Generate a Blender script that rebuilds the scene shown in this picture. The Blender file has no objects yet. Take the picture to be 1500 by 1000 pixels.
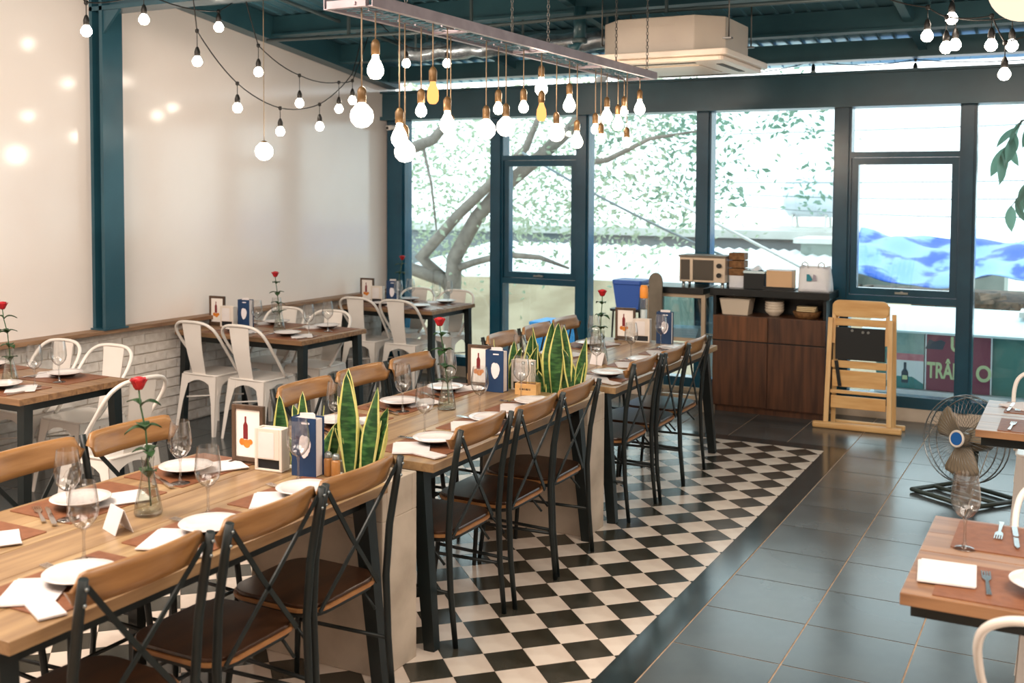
import bpy, bmesh, math, random
from mathutils import Vector, Matrix
random.seed(7)
PI = math.pi
SC = bpy.context.scene
COL = SC.collection

# ------------------------------------------------------------------ camera, sky, exposure
YAW, PITCH, ROLL, CAMH = 0.4861, 0.0482, 0.0051, 1.86
fw = Vector((-math.sin(YAW)*math.cos(PITCH), math.cos(YAW)*math.cos(PITCH), -math.sin(PITCH)))
rt = Vector((math.cos(YAW), math.sin(YAW), 0)); up = rt.cross(fw)
r2 = rt*math.cos(ROLL)+up*math.sin(ROLL); u2 = -rt*math.sin(ROLL)+up*math.cos(ROLL)
cam = bpy.data.objects.new('camera', bpy.data.cameras.new('camera')); COL.objects.link(cam)
cm = Matrix((r2, u2, -fw)).transposed().to_4x4(); cm.translation = Vector((0, 0, CAMH)); cam.matrix_world = cm
cam.data.sensor_width = 36; cam.data.lens = 1588.71/1500*36; cam.data.shift_y = -148.6/1500; cam.data.clip_end = 400
SC.camera = cam
cam.data.dof.use_dof = True; cam.data.dof.focus_distance = 5.2; cam.data.dof.aperture_fstop = 3.2
SC.view_settings.view_transform = 'Standard'; SC.view_settings.look = 'None'
SC.view_settings.gamma = 1; SC.view_settings.use_curve_mapping = False
SC.view_settings.exposure = 0.38
wd = bpy.data.worlds.new('overcast'); SC.world = wd; wd.use_nodes = True
bg = wd.node_tree.nodes['Background']; bg.inputs[0].default_value = (0.90, 0.97, 1.0, 1); bg.inputs[1].default_value = 2.5
SC.cycles.transparent_max_bounces = 24
SC.cycles.max_bounces = 8

def area(name, loc, rot, sx, sy, power, col):
    l = bpy.data.lights.new(name, 'AREA'); l.shape = 'RECTANGLE'; l.size = sx; l.size_y = sy; l.energy = power; l.color = col
    o = bpy.data.objects.new(name, l); COL.objects.link(o); o.location = loc; o.rotation_euler = rot
# added soft warm fill, standing in for unseen ceiling lamps behind and beside camera
area('room_fill', (-1.2, .9, 3.5), (.5, 0, .25), 3.6, 1.6, 82, (1, .85, .72))
area('room_fill', (-4.3, 1.6, 3.6), (.35, 0, 0), 2.2, 1.6, 150, (1, .84, .72))
area('room_fill', (.9, 3.2, 3.2), (.2, .15, 0), 1.4, 2.2, 70, (1, .86, .74))

# ------------------------------------------------------------------ materials
def lin(h):
    h = h.lstrip('#'); o = []
    for i in (0, 2, 4):
        c = int(h[i:i+2], 16)/255
        o.append(c/12.92 if c <= .04045 else ((c+.055)/1.055)**2.4)
    return (o[0], o[1], o[2], 1)
MATS = {}
def mat(name, c1, c2=None, scale=8, rough=.5, metal=0, stretch=(1, 1, 1), bump=0, coat=0, ramp=(.35, .65), detail=4, rough2=None, sss=0):
    m = bpy.data.materials.new(name); m.use_nodes = True; MATS[name] = m
    nt = m.node_tree; b = nt.nodes['Principled BSDF']
    b.inputs['Base Color'].default_value = lin(c1); b.inputs['Roughness'].default_value = rough; b.inputs['Metallic'].default_value = metal
    b.inputs['Coat Weight'].default_value = coat; b.inputs['Coat Roughness'].default_value = .12
    if c2 or bump:
        tc = nt.nodes.new('ShaderNodeTexCoord'); mp = nt.nodes.new('ShaderNodeMapping'); nz = nt.nodes.new('ShaderNodeTexNoise')
        mp.inputs['Scale'].default_value = [scale*s for s in stretch]; nz.inputs['Scale'].default_value = 1; nz.inputs['Detail'].default_value = detail
        nt.links.new(tc.outputs['Object'], mp.inputs[0]); nt.links.new(mp.outputs[0], nz.inputs['Vector'])
        if c2:
            rp = nt.nodes.new('ShaderNodeValToRGB'); rp.color_ramp.elements[0].position = ramp[0]; rp.color_ramp.elements[1].position = ramp[1]
            rp.color_ramp.elements[0].color = lin(c1); rp.color_ramp.elements[1].color = lin(c2)
            nt.links.new(nz.outputs['Fac'], rp.inputs[0]); nt.links.new(rp.outputs[0], b.inputs['Base Color'])
        if rough2 is not None:
            mr = nt.nodes.new('ShaderNodeMapRange'); mr.inputs['To Min'].default_value = rough; mr.inputs['To Max'].default_value = rough2
            nt.links.new(nz.outputs['Fac'], mr.inputs[0]); nt.links.new(mr.outputs[0], b.inputs['Roughness'])
        if bump:
            bp = nt.nodes.new('ShaderNodeBump'); bp.inputs['Strength'].default_value = bump; bp.inputs['Distance'].default_value = .01
            nt.links.new(nz.outputs['Fac'], bp.inputs['Height']); nt.links.new(bp.outputs[0], b.inputs['Normal'])
    return m
def emit(name, col, s):
    m = bpy.data.materials.new(name); m.use_nodes = True; MATS[name] = m; nt = m.node_tree
    nt.nodes.remove(nt.nodes['Principled BSDF']); e = nt.nodes.new('ShaderNodeEmission')
    e.inputs[0].default_value = lin(col); e.inputs[1].default_value = s
    nt.links.new(e.outputs[0], nt.nodes['Material Output'].inputs[0]); return m
def glass(name, tint='#f4f8f8', ior=1.45, rough=0.0, edge=1.0):
    m = bpy.data.materials.new(name); m.use_nodes = True; MATS[name] = m; nt = m.node_tree
    nt.nodes.remove(nt.nodes['Principled BSDF'])
    t = nt.nodes.new('ShaderNodeBsdfTransparent'); t.inputs[0].default_value = lin(tint)
    g = nt.nodes.new('ShaderNodeBsdfGlossy'); g.inputs['Roughness'].default_value = rough
    lw = nt.nodes.new('ShaderNodeLayerWeight'); lw.inputs[0].default_value = .5
    pw = nt.nodes.new('ShaderNodeMath'); pw.operation = 'POWER'; pw.inputs[1].default_value = 2.6
    f = nt.nodes.new('ShaderNodeMapRange'); f.inputs['To Min'].default_value = ((ior-1)/(ior+1))**2*2.0; f.inputs['To Max'].default_value = .85
    rp = nt.nodes.new('ShaderNodeValToRGB'); rp.color_ramp.elements[0].color = lin(tint); rp.color_ramp.elements[1].color = tuple(c*edge for c in lin(tint)[:3])+(1,)
    rp.color_ramp.elements[0].position = .35; nt.links.new(lw.outputs['Facing'], rp.inputs[0]); nt.links.new(rp.outputs[0], t.inputs[0])
    nt.links.new(lw.outputs['Facing'], pw.inputs[0]); nt.links.new(pw.outputs[0], f.inputs[0])
    x = nt.nodes.new('ShaderNodeMixShader')
    nt.links.new(f.outputs[0], x.inputs[0]); nt.links.new(t.outputs[0], x.inputs[1]); nt.links.new(g.outputs[0], x.inputs[2])
    nt.links.new(x.outputs[0], nt.nodes['Material Output'].inputs[0]); return m

mat('wall_paint', '#f3e9e2', '#f7efe9', 1.2, .14, coat=.3)
mat('brick_paint', '#f2ebe4', '#e2d9d0', 22, .6, bump=.5)
mat('mortar', '#e6ded6', '#d6ccc2', 30, .8, bump=.4)
mat('steel_teal', '#234c5a', '#2a5665', 3, .28)
mat('frame_teal', '#124459', '#174d63', 4, .22)
mat('roof_teal', '#6fa3b5', '#7fb2c2', 2.2, .3, .55, bump=.25)
mat('roof_dark', '#2f5560', '#38616c', 3, .3)
mat('ledge_wood', '#7a5a41', '#a07c5c', 6, .5, stretch=(8, 1, 8))
mat('table_wood', '#876849', '#a98962', 3, .38, stretch=(9, .8, 9), bump=.05, detail=6, coat=.15)
mat('table_wood_pale', '#8f7150', '#b3956c', 3, .38, stretch=(9, .8, 9), bump=.05, detail=6, coat=.15)
mat('small_wood', '#7d5c40', '#a17b56', 4, .42, stretch=(.8, 9, 9), bump=.05, detail=6, coat=.1)
mat('side_wood', '#805a40', '#a27855', 3.2, .35, stretch=(.8, 9, 9), bump=.04, detail=6, coat=.2)
mat('chair_wood', '#8c6136', '#ad8050', 3, .35, stretch=(9, .9, 9), bump=.03, detail=5, coat=.25)
mat('seat_wood', '#2a1910', '#432919', 3, .28, stretch=(6, .9, 6), coat=.3)
mat('seat_edge', '#93623a', '#a97849', 6, .45, stretch=(3, 3, 9))
mat('black_steel', '#0c1414', '#121d1e', 6, .45)
mat('bolt_metal', '#9aa0a0', None, 1, .3, .9)
mat('tolix_white', '#ece4dc', '#f2ebe4', 3, .3, coat=.2)
mat('concrete', '#a89a8a', '#c3b5a4', 5, .8, bump=.35, detail=8)
mat('tile_white', '#d8c7b8', '#e6d8ca', 5, .22, ramp=(.42, .58))
mat('tile_black', '#302e25', '#45423a', 5, .2, ramp=(.4, .7))
mat('tile_grey', '#434849', '#525758', 2.5, .15, rough2=.27, detail=5)
mat('tile_grey_b', '#3f4445', '#4c5152', 2.5, .15, rough2=.27, detail=5)
mat('border_stone', '#1d2627', '#2b3637', 7, .14)
mat('grout', '#c4a688', '#ad917a', 20, .8)
mat('leather', '#7a4a30', '#8a583b', 30, .5, bump=.1)
mat('ceramic', '#e4dcd9', None, 1, .15, coat=.4)
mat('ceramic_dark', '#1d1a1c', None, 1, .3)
mat('paper', '#e6e0df', '#dcd5d4', 10, .7)
mat('cutlery', '#c9c5c2', None, 1, .16, 1)
mat('navy', '#14355c', '#183b64', 12, .45)
mat('print_white', '#eee6ea', None, 1, .6)
mat('dark_wood', '#4a3729', '#5c4635', 6, .5, stretch=(6, 6, 1))
mat('holder_cream', '#ddd1c5', '#e5dacf', 8, .5)
mat('slot_dark', '#15181f', None, 1, .5)
mat('bottle_red', '#7a1f25', None, 1, .35)
mat('fruit_orange', '#e08a2c', '#c9701f', 20, .5)
mat('poster_paper', '#f2ece6', None, 1, .5)
mat('rose_red', '#c0121f', '#8d0a17', 30, .5)
mat('stem_green', '#2f5530', None, 1, .5)
mat('leaf_green', '#27491f', '#1c3818', 14, .45)
mat('snake_green', '#1c4423', '#4c7a40', 1, .38, stretch=(14, 14, 55), ramp=(.42, .7))
mat('snake_yellow', '#c9c468', '#dcd68c', 20, .4)
mat('pebble', '#ece4d8', '#cfc5b6', 12, .6)
mat('soil', '#2b221a', None, 1, .9)
glass('wine_glass', '#f6f7f7', 1.75, 0, .42); glass('window_glass', '#eef7f8', 1.35); glass('vase_glass', '#f4f7f5', 1.6, 0, .5); glass('water', '#f2f4ee', 1.33)
glass('case_glass', '#dcebf0', 1.5)
mat('amber', '#b07a42', None, 1, .2, coat=.5)
mat('cord_brown', '#8d7a63', None, 1, .7)
mat('socket_brown', '#6d5333', None, 1, .4, .3)
mat('socket_black', '#15120f', None, 1, .5)
emit('bulb_warm', '#ffe6c8', 42); emit('bulb_string', '#ffeeda', 28); emit('bulb_amber', '#ffa860', 1.6); emit('globe_glow', '#fff0e0', 5); emit('lantern_glow', '#ffe2c4', 1.05)
mat('rack_metal', '#8f8489', '#a0949a', 12, .35, .5)
mat('chain_metal', '#6f6d6a', None, 1, .35, .9)
mat('ac_white', '#c9bdae', '#bfb2a4', 2, .45)
mat('ac_panel', '#e6d6c5', None, 1, .35)
mat('ac_dark', '#4a423a', None, 1, .6)
mat('pipe_grey', '#59686b', None, 1, .4, .3)
mat('foil', '#aeb9c0', '#8b969e', 14, .25, .8, bump=.5)
mat('cab_wood', '#3f271a', '#5f3c27', 3, .42, stretch=(9, 9, .7), detail=6)
mat('cab_wood_light', '#54341d', '#75492b', 3, .42, stretch=(9, 9, .7), detail=6)
mat('counter_black', '#161a1b', None, 1, .3)
mat('oven_steel', '#d9c9b4', None, 1, .3, .4)
mat('knob_black', '#141414', None, 1, .4)
mat('oven_window', '#4f4a42', None, 1, .12)
mat('wicker', '#8a6238', '#6a4726', 40, .7, bump=.6)
mat('cardboard', '#d9b48c', None, 1, .7)
mat('plastic_white', '#eef0f3', '#dfe2ea', 6, .35)
mat('logo_teal', '#16889c', None, 1, .5)
mat('logo_grey', '#a79fae', None, 1, .5)
mat('tub_beige', '#d6c8b5', None, 1, .45)
mat('bread', '#e3cfa6', '#d8bd8a', 14, .7)
mat('alu_beige', '#b9a78f', None, 1, .35, .3)
mat('bin_blue', '#3f68c0', None, 1, .4)
mat('orange_plastic', '#f0993c', None, 1, .4)
mat('grey_brown', '#6e6558', '#7d7466', 8, .6)
mat('pine', '#dcae74', '#e9c48d', 4, .45, stretch=(7, 7, .9), coat=.15)
mat('pine_h', '#d3a164', '#e3ba7e', 4, .45, stretch=(.9, 7, 7), coat=.15)
mat('black_cloth', '#14181a', None, 1, .6)
mat('fan_blade', '#8a7b66', None, 1, .35)
mat('fan_dark', '#3d463f', None, 1, .45)
mat('fan_chrome', '#8d9294', None, 1, .25, .9)
mat('fan_blue', '#1c5fa8', None, 1, .35)
mat('curb', '#d8c9b8', '#cbbba9', 8, .6)
# outdoors
mat('terrace', '#cfdbe0', '#bfcdd3', 3, .6)
mat('mossy', '#a8947a', '#c4b196', 1.6, .9, detail=8)
mat('ground_pale', '#c9c8c0', '#b5b3a8', .8, .9, detail=8)
mat('roof_white', '#f2f5f5', '#e3e8e8', 2, .5)
mat('parapet', '#868c90', '#767c80', 2, .8, detail=8)
mat('parapet_top', '#d4d4cf', '#c4c4bf', 2, .8)
mat('wall_green', '#7f8c86', '#95a099', 2, .8, detail=8)
mat('haze_wall', '#e9eef0', '#dfe6ea', .6, .9)
mat('tank_steel', '#d5dde4', '#c3ced8', 2, .35, .2)
mat('tarp_blue', '#1453b4', '#7ea8d8', 2.6, .45, ramp=(.42, .50), detail=6)
mat('rubble', '#3b4644', '#8f7a6a', 9, .9, detail=8)
mat('bark', '#6a625b', '#857c73', 9, .85, bump=.4)
mat('tree_leaf', '#93a489', '#bcc9b2', 3, .5)
mat('tree_leaf_dark', '#5d8570', '#809f8e', 3, .5)
mat('cable', '#7d8a90', None, 1, .6)
mat('cable_white', '#eef3f5', None, 1, .5)
mat('teal_wall', '#4d807c', '#5a8c86', 3, .7)
mat('poster_maroon', '#7d3550', None, 1, .6)
mat('poster_green', '#c3d3a3', None, 1, .6)
mat('poster_pale', '#dfe8ee', None, 1, .6)
mat('poster_teal', '#1f7f86', None, 1, .5)
mat('poster_grey', '#7fa09e', '#93b0ae', 14, .6)
mat('poster_rose', '#b5697a', '#c98694', 16, .6)
mat('poster_ink', '#123c52', None, 1, .6)
mat('awning', '#dff2f7', '#cfeaf2', 1.5, .5)
mat('blue_barrel', '#1d84c4', None, 1, .5)
for nm in ('tree_leaf', 'tree_leaf_dark'):
    nt = MATS[nm].node_tree; b = nt.nodes['Principled BSDF']
    tl = nt.nodes.new('ShaderNodeBsdfTranslucent'); mx = nt.nodes.new('ShaderNodeMixShader'); mx.inputs[0].default_value = .45
    lk = [l for l in nt.links if l.to_socket == b.inputs['Base Color']][0]
    nt.links.new(lk.from_socket, tl.inputs[0]); nt.links.new(b.outputs[0], mx.inputs[1]); nt.links.new(tl.outputs[0], mx.inputs[2])
    nt.links.new(mx.outputs[0], nt.nodes['Material Output'].inputs[0])

# ------------------------------------------------------------------ mesh helpers
class MB:
    def __init__(s): s.v = []; s.f = []; s.sm = []; s.mi = []
    def add(s, vs, fs, smooth=False, mi=0):
        o = len(s.v); s.v += [tuple(v) for v in vs]
        for f in fs: s.f.append(tuple(i+o for i in f)); s.sm.append(smooth); s.mi.append(mi)
        return s
    def box(s, x0, y0, z0, x1, y1, z1, mi=0):
        v = [(x, y, z) for z in (z0, z1) for y in (y0, y1) for x in (x0, x1)]
        return s.add(v, [(0, 2, 3, 1), (4, 5, 7, 6), (0, 1, 5, 4), (2, 6, 7, 3), (0, 4, 6, 2), (1, 3, 7, 5)], False, mi)
    def bar(s, a, b, w, h, w2=None, h2=None, side=None, mi=0):
        a, b = Vector(a), Vector(b); d = (b-a).normalized()
        sd = Vector(side) if side else (Vector((0, 0, 1)).cross(d) if abs(d.z) < .95 else Vector((1, 0, 0)))
        sd = (sd-d*sd.dot(d)).normalized(); uu = d.cross(sd); w2 = w if w2 is None else w2; h2 = h if h2 is None else h2
        v = []
        for p, ww, hh in ((a, w, h), (b, w2, h2)):
            for i, j in ((-1, -1), (1, -1), (1, 1), (-1, 1)): v.append(p+sd*i*ww/2+uu*j*hh/2)
        return s.add(v, [(0, 3, 2, 1), (4, 5, 6, 7), (0, 1, 5, 4), (1, 2, 6, 5), (2, 3, 7, 6), (3, 0, 4, 7)], False, mi)
    def tube(s, pts, r, n=8, closed=False, mi=0, squash=1):
        P = [Vector(p) for p in pts]; N = len(P); rs = r if isinstance(r, (list, tuple)) else [r]*N
        T = []
        for i in range(N):
            a = P[i-1] if (i or closed) else P[i]; b = P[(i+1) % N] if (i < N-1 or closed) else P[i]
            T.append((b-a).normalized())
        ref = Vector((0, 0, 1)) if abs(T[0].z) < .9 else Vector((1, 0, 0))
        nn = (ref-T[0]*ref.dot(T[0])).normalized(); v = []
        for i in range(N):
            nn = (nn-T[i]*nn.dot(T[i])).normalized(); bb = T[i].cross(nn)
            for k in range(n):
                t = 2*PI*k/n; v.append(P[i]+(nn*math.cos(t)+bb*math.sin(t)*squash)*rs[i])
        f = []; m = N if closed else N-1
        for i in range(m):
            j = (i+1) % N
            for k in range(n): f.append((i*n+k, i*n+(k+1) % n, j*n+(k+1) % n, j*n+k))
        s.add(v, f, True, mi)
        if not closed:
            o = len(s.v)-len(v)
            s.f.append(tuple(o+k for k in reversed(range(n)))); s.f.append(tuple(o+(N-1)*n+k for k in range(n))); s.sm += [False, False]; s.mi += [mi, mi]
        return s
    def lathe(s, prof, n=20, c=(0, 0, 0), mi=0, smooth=True):
        v = []; f = []; idx = []
        for r, z in prof:
            if r < 1e-6: idx.append([len(v)]*n); v.append((c[0], c[1], c[2]+z))
            else:
                o = len(v); idx.append([o+k for k in range(n)])
                for k in range(n): t = 2*PI*k/n; v.append((c[0]+r*math.cos(t), c[1]+r*math.sin(t), c[2]+z))
        for a, b in zip(idx, idx[1:]):
            for k in range(n):
                q = [a[k], a[(k+1) % n], b[(k+1) % n], b[k]]; q = [x for i, x in enumerate(q) if x not in q[:i]]
                if len(q) > 2: f.append(tuple(q))
        return s.add(v, f, smooth, mi)
    def prism(s, pts, z0, z1, mi=0, f3=None):
        n = len(pts); g = f3 or (lambda x, y, z: (x, y, z))
        v = [g(x, y, z0) for x, y in pts]+[g(x, y, z1) for x, y in pts]
        f = [tuple(reversed(range(n))), tuple(range(n, 2*n))]+[(i, (i+1) % n, n+(i+1) % n, n+i) for i in range(n)]
        return s.add(v, f, False, mi)
    def grid(s, fn, nu, nv, mi=0, smooth=True, mcol=None):
        v = [fn(i/nu, j/nv) for j in range(nv+1) for i in range(nu+1)]
        o = len(s.v); s.v += [tuple(x) for x in v]
        for j in range(nv):
            for i in range(nu):
                a = o+j*(nu+1)+i; s.f.append((a, a+1, a+nu+2, a+nu+1)); s.sm.append(smooth); s.mi.append(mcol(i, j) if mcol else mi)
        return s
    def mesh(s, name, mats):
        me = bpy.data.meshes.new(name); me.from_pydata(s.v, [], s.f)
        for m in (mats if isinstance(mats, (list, tuple)) else [mats]): me.materials.append(MATS[m])
        me.polygons.foreach_set('use_smooth', s.sm); me.polygons.foreach_set('material_index', s.mi)
        bm = bmesh.new(); bm.from_mesh(me)
        if len(bm.faces) < 4000 and s.fixn: bmesh.ops.recalc_face_normals(bm, faces=bm.faces)
        bm.to_mesh(me); bm.free(); me.update(); return me
    fixn = True
def obj(name, mb, m, parent=None, loc=None, rz=0, bevel=0, solid=0):
    o = bpy.data.objects.new(name, mb.mesh(name, m) if isinstance(mb, MB) else mb); COL.objects.link(o)
    if parent is not None: o.parent = parent
    if loc is not None: o.location = loc
    if rz: o.rotation_euler[2] = rz
    if solid: md = o.modifiers.new('solid', 'SOLIDIFY'); md.thickness = solid; md.offset = 0
    if bevel: md = o.modifiers.new('bevel', 'BEVEL'); md.width = bevel; md.segments = 2; md.limit_method = 'ANGLE'
    return o
def tag(o, label, cat, group=None, kind=None):
    o['label'] = label; o['category'] = cat
    if group: o['group'] = group
    if kind: o['kind'] = kind
    return o
def thing(name, label, cat, loc=(0, 0, 0), rz=0, group=None):
    o = bpy.data.objects.new(name, None); COL.objects.link(o); o.empty_display_size = .1
    o.location = loc; o.rotation_euler[2] = rz; return tag(o, label, cat, group)
def struct(o): o['kind'] = 'structure'; return o
def dup(o, loc=None, rz=None, label=None, group=None, parent=None):
    c = o.copy(); COL.objects.link(c)
    if parent is not None: c.parent = parent
    if loc is not None: c.location = loc
    if rz is not None: c.rotation_euler[2] = rz
    if label: c['label'] = label
    if group: c['group'] = group
    for ch in list(o.children): dup(ch, parent=c)
    return c
class Proto:
    """first use places the built thing itself, later uses place copies with their parts"""
    def __init__(s, root): s.r = root; s.used = False
    def put(s, loc, rz, label, group=None):
        if not s.used:
            s.used = True; s.r.location = loc; s.r.rotation_euler[2] = rz; s.r['label'] = label
            if group: s.r['group'] = group
            return s.r
        return dup(s.r, loc, rz, label, group)
def smooth_path(p, n):
    P = [Vector(q) for q in p]; P = [P[0]*2-P[1]]+P+[P[-1]*2-P[-2]]; o = []
    for i in range(1, len(P)-2):
        a, b, c, d = P[i-1:i+3]
        for k in range(n):
            t = k/n; o.append(.5*((2*b)+(c-a)*t+(2*a-5*b+4*c-d)*t*t+(3*b-a-3*c+d)*t**3))
    return o+[P[-2]]
def rrect(w, h, r, n=5, cx=0, cy=0):
    p = []
    for sx, sy, a0 in ((1, 1, 0), (-1, 1, 90), (-1, -1, 180), (1, -1, 270)):
        for k in range(n+1):
            a = math.radians(a0+90*k/n); p.append((cx+sx*(w/2-r)+r*math.cos(a), cy+sy*(h/2-r)+r*math.sin(a)))
    return p

# ------------------------------------------------------------------ the setting: floor
WX, WY = -6.27, 9.2          # plane of the wall with the ledge, plane of the window wall
RXMAX, YMIN = 2.2, -1.0
def roofz(y): return 3.05+(9.2-y)*.134
floor = struct(obj('floor', MB().box(WX-.1, YMIN, -.12, RXMAX, WY+.1, -.0025), 'grout'))
D = .2334; CX1, CX0, CY0, CY1 = -1.60, -3.86, 1.2, 7.80
def clip(poly, x0, x1, y0, y1):
    for ax, lim, sg in ((0, x0, 1), (0, x1, -1), (1, y0, 1), (1, y1, -1)):
        out = []
        for i, p in enumerate(poly):
            q = poly[(i+1) % len(poly)]; a = sg*(p[ax]-lim); b = sg*(q[ax]-lim)
            if a >= 0: out.append(p)
            if a*b < 0:
                t = a/(a-b); out.append((p[0]+(q[0]-p[0])*t, p[1]+(q[1]-p[1])*t))
        poly = out
        if len(poly) < 3: return None
    return poly
cells = []
for i in range(-1, 24):
    for j in range(-26, 42):
        if (i+j) % 2: continue
        cx = -1.613-i*D/2; cy = 3.825+j*D/2; black = (i % 2 == 1)
        h = D/2-.0012
        pl = [(cx+h, cy), (cx, cy+h), (cx-h, cy), (cx, cy-h)]
        c = clip(pl, CX0, CX1, CY0, CY1)
        if c: cells.append((cx, cy, black, c, len(c) == 4 and abs(c[0][0]-(cx+h)) < 1e-6))
vis = [c for c in cells if c[1] > 3.1+(c[0]+2.25)*.72 and c[0] > -3.0]
vis.sort(key=lambda c: c[0]**2+c[1]**2); vis = vis[:300]; ids = set(id(c) for c in vis)
full = {}
for b in (0, 1):
    h = D/2-.0012
    full[b] = MB().prism([(h, 0), (0, h), (-h, 0), (0, -h)], -.008, 0).mesh('tile', 'tile_black' if b else 'tile_white')
rest = {0: MB(), 1: MB()}
for c in cells:
    cx, cy, b, pl, whole = c
    if id(c) in ids:
        if whole: obj('tile', full[b], None, floor, (cx, cy, random.uniform(-.0006, .0006)))
        else: obj('tile', MB().prism([(x-cx, y-cy) for x, y in pl], -.008, 0), 'tile_black' if b else 'tile_white', floor, (cx, cy, 0))
    else: rest[b].prism(pl, -.008, 0)
for b in (0, 1):
    o = obj('tile_field', rest[b], 'tile_black' if b else 'tile_white', floor); o['kind'] = 'stuff'
BX = -1.455
obj('border_strip', MB().box(CX1+.002, CY0, -.008, BX-.002, CY1+.145, .0005), 'border_stone', floor)
obj('border_strip', MB().box(CX0, CY1+.002, -.008, CX1, CY1+.145, .0005), 'border_stone', floor)
obj('border_strip', MB().box(CX0-.145, CY0, -.008, CX0-.002, CY1+.145, .0005), 'border_stone', floor)
G = .444; g = .0035
gm = {k: MB().box(-G/2+g, -G/2+g, -.008, G/2-g, G/2-g, 0).mesh('tile', k) for k in ('tile_grey', 'tile_grey_b')}
def gtile(x0, y0, x1, y1):
    if x1-x0 < .02 or y1-y0 < .02: return
    k = random.choice(list(gm))
    if abs(x1-x0-G) < 1e-3 and abs(y1-y0-G) < 1e-3: obj('tile', gm[k], None, floor, ((x0+x1)/2, (y0+y1)/2, 0))
    else: obj('tile', MB().box((x0-x1)/2+g, (y0-y1)/2+g, -.008, (x1-x0)/2-g, (y1-y0)/2-g, 0), k, floor, ((x0+x1)/2, (y0+y1)/2, 0))
ys = [5.511+G*k for k in range(-8, 9)]
for c in range(6):
    x0 = BX+.002+G*c
    for y in ys: gtile(x0, y, x0+G, min(y+G, WY-.06))
yb = [CY1+.147, 8.39, 8.83, WY-.06]
for c in range(11):
    x1 = BX+.002-G*c
    for a, b in zip(yb, yb[1:]): gtile(max(x1-G, WX), a, x1, b)
xl = CX0-.147
for c in range(6):
    for y in [CY1+.147-G*(k+1) for k in range(14)]: gtile(max(xl-G*(c+1), WX), y, xl-G*c, y+G)

# ------------------------------------------------------------------ wall with the ledge: boards above, painted bricks below
LZ = .80
prof = [(YMIN, 0), (WY+.1, 0), (WY+.1, roofz(WY+.1)), (YMIN, roofz(YMIN))]
wl = struct(obj('wall_left', MB().prism(prof, WX-.12, WX, f3=lambda x, y, z: (z, x, y)), 'wall_paint'))
obj('mortar_bed', MB().box(WX, 2.6, .0, WX+.014, WY-.06, LZ), 'mortar', wl)
bl, bh, bgap = .205, .064, .010
bmesh_v = []
for k in range(4):
    mb = MB(); v = []
    for z in (0, 1):
        for y in (0, 1):
            for x in (0, 1): v.append((x*.022+(random.uniform(-.004, .004) if x else 0), (y-.5)*bl+random.uniform(-.005, .005), (z-.5)*bh+random.uniform(-.003, .003)))
    mb.add(v, [(0, 2, 3, 1), (4, 5, 7, 6), (0, 1, 5, 4), (2, 6, 7, 3), (0, 4, 6, 2), (1, 3, 7, 5)])
    bmesh_v.append(mb.mesh('brick', 'brick_paint'))
row = 0; z = .012
while z+bh < LZ-.005:
    y = 3.75+(bl/2 if row % 2 else 0)
    while y < WY-.2:
        obj('brick', random.choice(bmesh_v), None, wl, (WX+.008+random.uniform(-.003, .003), y, z+bh/2), random.uniform(-.01, .01)).rotation_euler[0] = random.uniform(-.012, .012)
        y += bl+bgap
    z += bh+bgap; row += 1
struct(obj('wall_back', MB().box(WX-.12, YMIN-.12, -.1, RXMAX+.12, YMIN, 4.6), 'wall_paint'))
struct(obj('wall_right', MB().box(RXMAX, YMIN, -.1, RXMAX+.12, WY+.1, 4.6), 'wall_paint'))
trim = struct(obj('trim_1', MB().box(WX, 2.6, LZ, WX+.13, WY-.07, LZ+.03), 'ledge_wood', bevel=.004))
colm = struct(obj('column', MB().box(WX, 5.44, LZ+.03, WX+.03, 5.62, roofz(5.5)-.05).box(WX+.03, 5.50, LZ+.03, WX+.10, 5.56, roofz(5.5)-.05).box(WX+.10, 5.44, LZ+.03, WX+.13, 5.62, roofz(5.5)-.05), 'steel_teal'))
obj('base_plate', MB().box(WX, 5.42, LZ+.03, WX+.14, 5.64, LZ+.042), 'steel_teal', colm)
obj('cap_plate', MB().prism([(0, 0), (.16, 0), (0, -.16)], 5.45, 5.47, f3=lambda x, y, z: (WX+.13+x, z, 3.09+y)), 'steel_teal', colm)

# ------------------------------------------------------------------ roof and its steel
ceil = struct(obj('ceiling', MB().prism([(YMIN, roofz(YMIN)), (WY+.7, roofz(WY+.7)), (WY+.7, roofz(WY+.7)+.06), (YMIN, roofz(YMIN)+.06)], WX-.12, RXMAX, f3=lambda x, y, z: (z, x, y)), 'roof_teal'))
ribs = MB(); x = WX+.1
while x < RXMAX:
    ribs.bar((x, YMIN, roofz(YMIN)-.006), (x, WY+.65, roofz(WY+.65)-.006), .02, .012); x += .12
o = obj('corrugation', ribs, 'roof_teal', ceil); o['kind'] = 'stuff'
def rafter(x, w, d): return MB().bar((x, YMIN, roofz(YMIN)-d/2-.012), (x, WY-.02, roofz(WY-.02)-d/2-.012), w, d)
k = 2
for x, w, d in ((WX+.075, .13, .20), (-4.75, .05, .10), (-3.35, .06, .12), (-1.15, .06, .12), (1.0, .10, .2)):
    struct(obj('trim_%d' % k, rafter(x, w, d), 'roof_dark')); k += 1
for y, w, d in ((6.35, .06, .13), (7.25, .08, .14), (8.2, .08, .14)):
    z = roofz(y)-.012
    struct(obj('trim_%d' % k, MB().box(WX, y, z-d-.02, RXMAX, y+w, z-.001).box(WX, y-.03, z-d-.03, RXMAX, y+w+.03, z-d-.012), 'roof_dark')); k += 1
struct(obj('trim_%d' % k, MB().box(WX, 5.44, 3.09, RXMAX, 5.62, 3.12).box(WX, 5.51, 3.12, RXMAX, 5.55, 3.34).box(WX, 5.44, 3.34, RXMAX, 5.62, 3.37), 'steel_teal')); k += 1
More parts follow.
